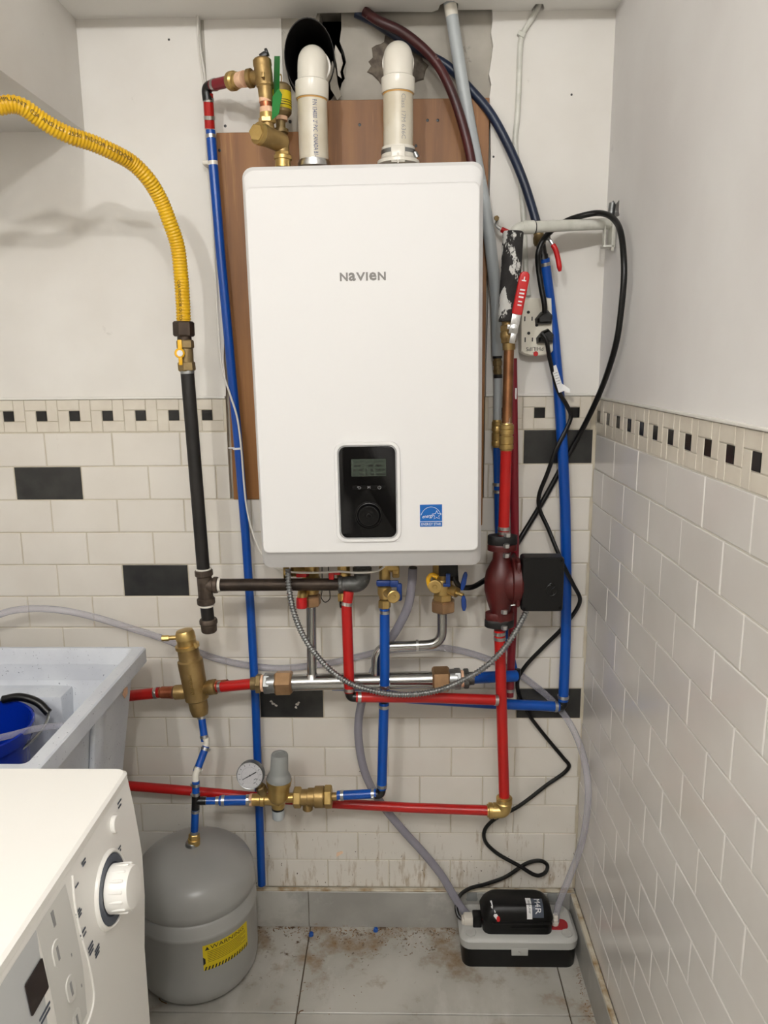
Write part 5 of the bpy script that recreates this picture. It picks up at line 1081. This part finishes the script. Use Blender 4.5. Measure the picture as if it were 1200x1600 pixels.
# ------------------------------------------------------------------ clear tubes
ct = tag(add('condensate_tube', tube(smooth_path([(0.8610,-0.1400,1.0151),(0.8596,-0.1400,0.9901),(0.8510,-0.1350,0.9291),(0.8277,-0.1150,0.8691),(0.7975,-0.0900,0.8099),(0.7679,-0.0750,0.7431),(0.7425,-0.0700,0.6757),(0.7304,-0.0650,0.6071),(0.7323,-0.0600,0.5370),(0.7467,-0.0550,0.4622),(0.7775,-0.0500,0.3930),(0.8297,-0.0450,0.3155),(0.8893,-0.0450,0.2419),(0.9348,-0.0500,0.1820),(0.9637,-0.0600,0.1347),(0.9860,-0.0700,0.1022),(1.0003,-0.0750,0.0879)], 7), 0.0101, 14), 'vinyl_tube'), 'grey translucent condensate tube dropping from boiler to floor pump', 'tube')
add('tube_clamp', cyl((0.8617,-0.1400,1.0180), (0.8603,-0.1400,0.9945), 0.0092), 'fitting_black', ct)
t2 = [(1.2176,-0.1000,0.0920),(1.2181,-0.1000,0.1210),(1.2277,-0.1000,0.1608),(1.2460,-0.1000,0.2181),(1.2652,-0.1050,0.2922),(1.2691,-0.1400,0.4015),(1.2699,-0.1400,0.4845),(1.2675,-0.0900,0.5382),(1.2480,-0.0450,0.5895),(1.2130,-0.0180,0.6351),(1.1694,-0.0100,0.6735),(1.1215,-0.0095,0.7101),(1.0583,-0.0095,0.7434),(0.9877,-0.0100,0.7685),(0.9252,-0.0120,0.7792),(0.8551,-0.0120,0.7776),(0.7926,-0.0100,0.7702),(0.7298,-0.0100,0.7553),(0.6666,-0.0100,0.7403),(0.5874,-0.0095,0.7284),(0.5241,-0.0095,0.7250),(0.4611,-0.0095,0.7317),(0.3909,-0.0110,0.7474),(0.3226,-0.0160,0.7744),(0.2556,-0.0220,0.8065),(0.1839,-0.0350,0.8376),(0.1070,-0.0500,0.8704),(0.0437,-0.0600,0.8899),(-0.0195,-0.0700,0.8997),(-0.0756,-0.0800,0.8985),(-0.1419,-0.1000,0.8867)]
t2 = t2 + [(-.25, -.155, .955), (-.30, -.205, .90), (-.315, -.25, .80), (-.32, -.27, .70)]
tag(add('discharge_tube', tube(smooth_path(t2, 7), 0.0081, 12), 'clear_tube'), 'clear plastic discharge tube looping along the wall to the tub', 'tube')

# ------------------------------------------------------------------ pump line below
pipe('red_pipe', [(1.0552,-0.1400,0.8719),(1.0592,-0.1400,0.7865),(1.0754,-0.1400,0.4507)], 0.0125, 'pex_red', 'long upright red pipe below the circulator pump', clamps=((0, .020), (0, .008)), ears=(2.9, .4))
be = thing('brass_elbow', (1.0715,-0.1400,0.4257), 'brass push-fit elbow joining upright and level red pipes', 'fitting')
ue = 0.0151
add('elbow_body', cat(tube(round_path([(1.0755,-0.1400,0.4474), (1.0761,-0.1400,0.4224), (1.0493,-0.1380,0.4210)], .014), ue * 1.12, 18), lathe((1.0752,-0.1400,0.4606), -ZV, [(0, ue * 1.0), (.003, ue * 1.0), (.004, ue * 1.25), (.012, ue * 1.25), (.013, ue * 1.12), (.016, ue * 1.25), (.020, ue * 1.25), (.021, ue)], 24), lathe((1.0359,-0.1360,0.4204), XV, [(0, ue * 1.0), (.003, ue * 1.0), (.004, ue * 1.25), (.012, ue * 1.25), (.013, ue * 1.12), (.016, ue * 1.25), (.022, ue * 1.25), (.023, ue)], 24)), 'brass', be)
pipe('red_pipe', [(1.0433,-0.1370,0.4211),(0.8533,-0.1000,0.4042),(0.6569,-0.0750,0.3995),(0.4738,-0.0650,0.4099),(0.3123,-0.0550,0.4188),(0.1167,-0.0450,0.4295)], 0.0118, 'pex_red', 'long low red pipe running left behind the regulator', clamps=())

# ------------------------------------------------------------------ air separator
ya = -.10
asx = thing('air_separator', (0.3577,-0.1000,0.6487), 'leaning brass air separator with a side vent screw', 'valve')
a, d, L_ = axis_pts((0.3575,-0.1000,0.6454), (0.3321,-0.1000,0.8564)); us = 0.0150
add('separator_body', lathe(a, d, [(0, us * .8), (.002, us * 1.25), (L_ * .08, us * 1.45), (L_ * .18, us * 1.5), (L_ * .20, us * 1.85), (L_ * .62, us * 1.95), (L_ * .655, us * 1.92), (L_ * .67, us * 1.66), (L_ * .80, us * 1.60)], 32), 'bronze', asx, sharp=28)
add('vent_cap', lathe(a, d, [(L_ * .795, us * 1.62), (L_ * .80, us * 1.85), (L_ * .835, us * 1.85), (L_ * .84, us * 1.5), (L_ * .90, us * 1.48), (L_ * .905, us * 1.52), (L_ * .97, us * 1.45), (L_, us * 1.25), (L_ * 1.005, us * .5)], 32), 'brass', asx)
add('vent_screw', cat(cyl((0.3176,-0.1050,0.8411), (0.2943,-0.1070,0.8403), us * .36, 12), cyl((0.2973,-0.1070,0.8403), (0.2815,-0.1090,0.8403), us * .5, 8), cyl((0.3586,-0.1150,0.8324), (0.3623,-0.1150,0.8199), us * .3, 10)), 'brass', asx)
add('side_port', lathe((0.3503,-0.1000,0.7055), V((0.2948,-0.0980,0.7013)) - V((0.3503,-0.1000,0.7055)), [(0, us * 1.1), (.024, us * 1.05), (.030, us * 1.15), (.050, us * 1.15), (.051, us)], 22), 'bronze', asx)
add('side_port', lathe((0.3506,-0.1000,0.7104), V((0.3977,-0.1050,0.7191)) - V((0.3506,-0.1000,0.7104)), [(0, us * 1.1), (.030, us * 1.05), (.034, us * 1.2), (.050, us * 1.2), (.051, us)], 22), 'bronze', asx)
nd = d; sdv = V((nd.z, 0, -nd.x)).normalized()
lettering('SPIROVENT', .0105, a + d * (L_ * .41) + V((.002, -us * 1.955 - .0006, 0)), -d, sdv, 'brass', asx, extr=.0007, wide=1.0)
for nm, c_ in (('copper adapter with solder left of the air separator', ((0.2613,-0.0980,0.7013), (0.3100,-0.0980,0.7014))), ('copper adapter with solder right of the air separator', ((0.3946,-0.1050,0.7191), (0.4227,-0.1080,0.7229)))):
    ad = thing('copper_adapter', c_[0], nm, 'fitting')
    add('adapter', lathe(c_[0], V(c_[1]) - V(c_[0]), [(0, us * .75), (.006, us * .8), (.007, us * .95), (.020, us * .95), (.034, us * 1.0)], 20), 'copper_new', ad)
pipe('red_pipe', [(0.1067,-0.0900,0.6779),(0.1859,-0.0940,0.6905),(0.2643,-0.0980,0.7013)], 0.0129, 'pex_red', 'red pipe emerging from behind the tub to the air separator', clamps=((-1, .010),), ears=(3.6,))
pipe('blue_pipe', [(0.3598,-0.1000,0.6454),(0.3696,-0.1180,0.5875)], 0.0087, 'pex_blue', 'thin blue pipe hanging below the air separator', clamps=((0, .006), (-1, .010)), ears=(2.0, 1.0))
elbow('pipe_elbow', (0.3724,-0.1200,0.6017), (0.3749,-0.1220,0.5831), (0.3634,-0.1300,0.5579), 0.0068, 'pvc', 'small white elbow between two thin blue pipes', .013, 1.15)
pipe('blue_pipe', [(0.3733,-0.1230,0.5770),(0.3547,-0.1500,0.5266)], 0.0087, 'pex_blue', 'thin slanting blue pipe above the small white elbow', clamps=((0, .006), (-1, .008)), ears=(2.0, .8))
elbow('pipe_elbow', (0.3581,-0.1500,0.5331), (0.3527,-0.1550,0.5213), (0.3538,-0.1600,0.4898), 0.0078, 'pvc', 'white elbow above the small black tee', .016, 1.12)
pipe('blue_pipe', [(0.3554,-0.1620,0.5091),(0.3530,-0.1620,0.4680)], 0.0086, 'pex_blue', 'stubby blue pipe between white elbow and black tee', clamps=((0, .008), (-1, .010)), ears=(1.4, 2.2))
te2 = thing('pipe_tee', (0.3525,-0.1620,0.4581), 'small black tee above the grey expansion tank', 'fitting')
add('tee_body', cat(cyl((0.3536,-0.1620,0.4779), (0.3506,-0.1620,0.4382), 0.0094), cyl((0.3522,-0.1620,0.4589), (0.3760,-0.1600,0.4577), 0.0094)), 'fitting_black', te2)
pipe('blue_pipe', [(0.3505,-0.1620,0.4415),(0.3435,-0.1620,0.3678)], 0.0089, 'pex_blue', 'upright blue pipe entering the grey expansion tank', clamps=((0, .008), (-1, .010)), ears=(2.6, .6))
tn = thing('tank_adapter', (0.3417,-0.1620,0.3509), 'brass threaded adapter on top of the expansion tank', 'fitting')
add('adapter', cat(hexn((0.3437,-0.1620,0.3746), (0.3425,-0.1620,0.3594), 0.0129, .2), cyl((0.3426,-0.1620,0.3611), (0.3411,-0.1620,0.3407), 0.0144, 22, .001)), 'brass', tn)
pipe('blue_pipe', [(0.3685,-0.1600,0.4577),(0.4109,-0.1550,0.4553)], 0.0086, 'pex_blue', 'thin level blue pipe right of the small black tee', clamps=((0, .004), (-1, .010)), ears=(3.0, 3.4))
pipe('blue_pipe', [(0.4067,-0.1560,0.4562),(0.4895,-0.1480,0.4532)], 0.0117, 'pex_blue', 'thicker level blue pipe left of the pressure regulator', clamps=((0, .008), (-1, .012), (-1, .018)), ears=(3.0, 3.4, 3.8))

# ------------------------------------------------------------------ pressure regulator, gauge and backflow preventer
rg = thing('pressure_regulator', (0.5435,-0.1450,0.4515), 'brass pressure regulator with a grey plastic dome cap', 'valve')
ug = 0.0150
a, d, L_ = axis_pts((0.5420,-0.1450,0.4315), (0.5507,-0.1450,0.5700))
add('regulator_body', cat(lathe(a, d, [(0, ug * .95), (L_ * .05, ug * 1.1), (L_ * .12, ug * 1.1), (L_ * .16, ug * 1.45), (L_ * .22, ug * 1.68), (L_ * .40, ug * 1.72), (L_ * .43, ug * 1.72), (L_ * .435, ug * 1.92), (L_ * .50, ug * 2.0), (L_ * .53, ug * 2.0), (L_ * .535, ug * 1.8)], 32),
    lathe((0.4790,-0.1480,0.4540), XV, [(0, ug * .7), (.002, ug * .95), (.022, ug * .95), (.024, ug * 1.05), (.032, ug * 1.05), (.034, ug * .85), (.05, ug * .9), (.07, ug * 1.1)], 22), cyl((0.5512,-0.1450,0.4566), (0.5906,-0.1450,0.4584), ug * .75, 18)), 'brass', rg, sharp=28)
add('tape_end', lathe((0.4759,-0.1480,0.4536), XV, [(0, ug * .92), (.007, ug * 1.02)], 20), 'tape', rg)
add('dome_cap', lathe(a, d, [(L_ * .53, ug * 1.95), (L_ * .56, ug * 1.95), (L_ * .64, ug * 1.6), (L_ * .67, ug * 1.42), (L_ * .98, ug * 1.32), (L_, ug * 1.22), (L_ * 1.0, ug * .9), (L_ * .985, ug * .85), (L_ * .985, ug * .3)], 32), 'prv_grey', rg)
add('lower_plug', cat(lathe((0.5420,-0.1450,0.4315), V((0, 0, -1)), [(0, ug * .95), (.004, ug * .98), (.026, ug * .95), (.028, ug * .85)], 24)), 'pvc_grey', rg)
add('plug_ring', cyl((0.5420,-0.1450,0.4332), (0.5419,-0.1450,0.4282), ug * 1.0), 'fitting_black', rg)
gg = thing('pressure_gauge', (0.5065,-0.1600,0.4839), 'round white-faced pressure gauge beside the pressure regulator', 'gauge')
gc_ = V((0.4861,-0.1750,0.5335)); gd = V((-.06, -1, .18)).normalized(); rg_ = 0.0317
add('gauge_case', lathe(gc_ - gd * -.0, -gd, [(-.004, rg_ * .93), (-.005, rg_ * .99), (-.002, rg_), (.014, rg_ * .99), (.018, rg_ * .9), (.02, rg_ * .3)], 40), 'galvanised', gg)
fx_ = V((1, 0, 0)); fx_ = (fx_ - gd * fx_.dot(gd)).normalized(); fyv = gd.cross(fx_) if gd.cross(fx_).z > 0 else fx_.cross(gd)
add('dial_face', lathe(gc_ + gd * .0038, gd, [(0, rg_ * .93), (.0005, rg_ * .93)], 40), 'gauge_face', gg)
fc = gc_ + gd * .0046
def gat(a_, r_): return fc + fx_ * (math.cos(a_) * r_) + fyv * (math.sin(a_) * r_)
na = math.radians(30); add('needle', tube([gat(na + math.pi, rg_ * .62), gat(na, rg_ * .55)], [.0007, .0014], 6), 'print_black', gg)
add('needle_hub', lathe(fc, gd, [(0, .002), (.001, .0016)], 12), 'print_black', gg)
add('dial_scale', tube([gat(math.radians(-50 + 280 * k / 40), rg_ * .62) for k in range(41)], .00025, 5), 'print_grey', gg)
for k in range(11):
    q = math.radians(-50 + 28 * k)
    add('tick', tube([gat(q, rg_ * .72), gat(q, rg_ * .86)], .0005, 5), 'print_black', gg)
for k, (a_, r_, l_) in enumerate(((-.75, .42, .007), (-.55, .55, .004), (-1.1, .62, .006))):
    add('print_line', tube([gat(a_, rg_ * r_), gat(a_, rg_ * r_) + (fx_ * .8 + fyv * .5) * l_], .0007, 5), 'print_black', gg)
add('gauge_glass', lathe(gc_ + gd * .0055, gd, [(0, rg_ * .93), (.0006, rg_ * .92)], 40), 'gauge_glass', gg)
add('stem', cat(cyl((0.4995,-0.1650,0.5098), (0.5097,-0.1480,0.4649), ug * .55, 14), hexn((0.5041,-0.1600,0.4970), (0.5093,-0.1520,0.4757), ug * .85, .2)), 'brass_dull', gg)
bf = thing('backflow_preventer', (0.6269,-0.1450,0.4586), 'brass backflow preventer with hexagonal unions right of the regulator', 'valve')
ax = V((1, 0, 0))
add('preventer_body', cat(cyl((0.5906,-0.1450,0.4584), (0.6647,-0.1450,0.4604), ug * 1.25, 26), cyl((0.6133,-0.1450,0.4593), (0.6299,-0.1450,0.4594), ug * 1.42, 26, .001), cyl((0.6299,-0.1450,0.4599), (0.6511,-0.1450,0.4603), ug * 1.68, 28, .001), cyl((0.6135,-0.1470,0.4597), (0.6130,-0.1500,0.4283), ug * .8, 18, .002), cyl((0.6677,-0.1450,0.4609), (0.6873,-0.1450,0.4616), ug * .62, 18)), 'bronze', bf)
add('union_nut', hexn((0.5800,-0.1450,0.4584), (0.5982,-0.1450,0.4584), ug * 1.62, .1), 'brass', bf)
add('union_nut', hexn((0.6526,-0.1450,0.4603), (0.6707,-0.1450,0.4609), ug * 1.78, .1), 'brass', bf)
add('thread_tape', lathe((0.6858,-0.1450,0.4616), XV, [(0, ug * .66), (.005, ug * .72)], 18), 'tape', bf)

# ------------------------------------------------------------------ bits on the floor and wall
for c_ in ((0.5143,-0.0005,0.6293), (0.5767,-0.0005,0.6242)):
    for k in range(5):
        p_ = V(c_) + V((random.uniform(-.009, .009), 0, random.uniform(-.008, .008))); q_ = random.uniform(.002, .004)
        add('tile_chip', plate(p_, XV, ZV, [(q_ * random.uniform(.5, 1.2) * math.cos(a), q_ * random.uniform(.5, 1.2) * math.sin(a)) for a in (0, 1.1, 2.2, 3.3, 4.4, 5.4)], .0009), 'dope', wall_back, flat=True)
for lab_, p_ in (('small blue plastic cap on the floor near the wall', (0.7646,-0.0273,0.0030)), ('small pale blue plastic cap on floor tile joint', (0.5969,-0.0449,0.0030))):
    o = add('plastic_cap', lathe(V((p_[0], p_[1], .0005)), V((.15, -.2, 1)), [(0, .0065), (.004, .0062), (.008, .0055), (.0085, .0045), (.006, .004), (.003, .004)], 18), 'cap_blue'); tag(o, lab_, 'cap')
tag(add('pipe_shaving', plate((0.6709,-0.0010,0.2074), V((1, 0, .6)), V((-.6, 0, 1)), [(-.011, -.004), (.010, -.003), (.012, .003), (-.004, .006)], .0012), 'paint_chip'), 'peach scrap stuck to the tile wall near the floor', 'scrap')
v, f = [], []
def chip(x, y, s_):
    a = random.uniform(0, 6.28); o_ = len(v); l = s_ * random.uniform(1, 4); w_ = s_ * random.uniform(.3, 1)
    for dx, dy, dz in ((-l, -w_, 0), (l, -w_, 0), (l * .6, w_, 0), (-l * .8, w_, 0), (0, 0, s_ * .8)):
        v.append(V((x + dx * math.cos(a) - dy * math.sin(a), y + dx * math.sin(a) + dy * math.cos(a), .0004 + dz)))
    f.extend([(o_, o_ + 1, o_ + 4), (o_ + 1, o_ + 2, o_ + 4), (o_ + 2, o_ + 3, o_ + 4), (o_ + 3, o_, o_ + 4), (o_ + 3, o_ + 2, o_ + 1, o_)])
for i in range(520):
    t_ = random.random()
    if t_ < .45: chip(random.gauss(.78, .13), -.018 - abs(random.gauss(0, .045)), random.uniform(.0005, .0014))
    elif t_ < .7: chip(random.uniform(.45, .98), -.017 - abs(random.gauss(0, .012)), random.uniform(.0006, .0016))
    elif t_ < .85: chip(1.268 - abs(random.gauss(0, .012)), random.uniform(-.35, -.16), random.uniform(.0005, .0013))
    else: chip(random.uniform(.45, .75), random.uniform(-.3, -.02), random.uniform(.0004, .0010))
deb = add('floor_debris', (v, f), 'debris', flat=True); deb['kind'] = 'stuff'; tag(deb, 'brown crumbs and shavings scattered on the floor by the wall', 'debris')
for lab_, pts_ in (('curled orange-brown shaving on the floor tile joint', [(0.5959,-0.2900,0.0101),(0.5983,-0.2850,0.0155),(0.6069,-0.2830,0.0171)]), ('curled brown shaving on floor near the expansion tank', [(0.2626,-0.2500,-0.0332),(0.2717,-0.2600,-0.0338),(0.2862,-0.2680,-0.0327)])):
    q = [V((p[0], p[1], .002 + .002 * k)) for k, p in enumerate(pts_)]
    tag(add('floor_shaving', tube(smooth_path(q), .0011, 6), 'debris'), lab_, 'shaving')
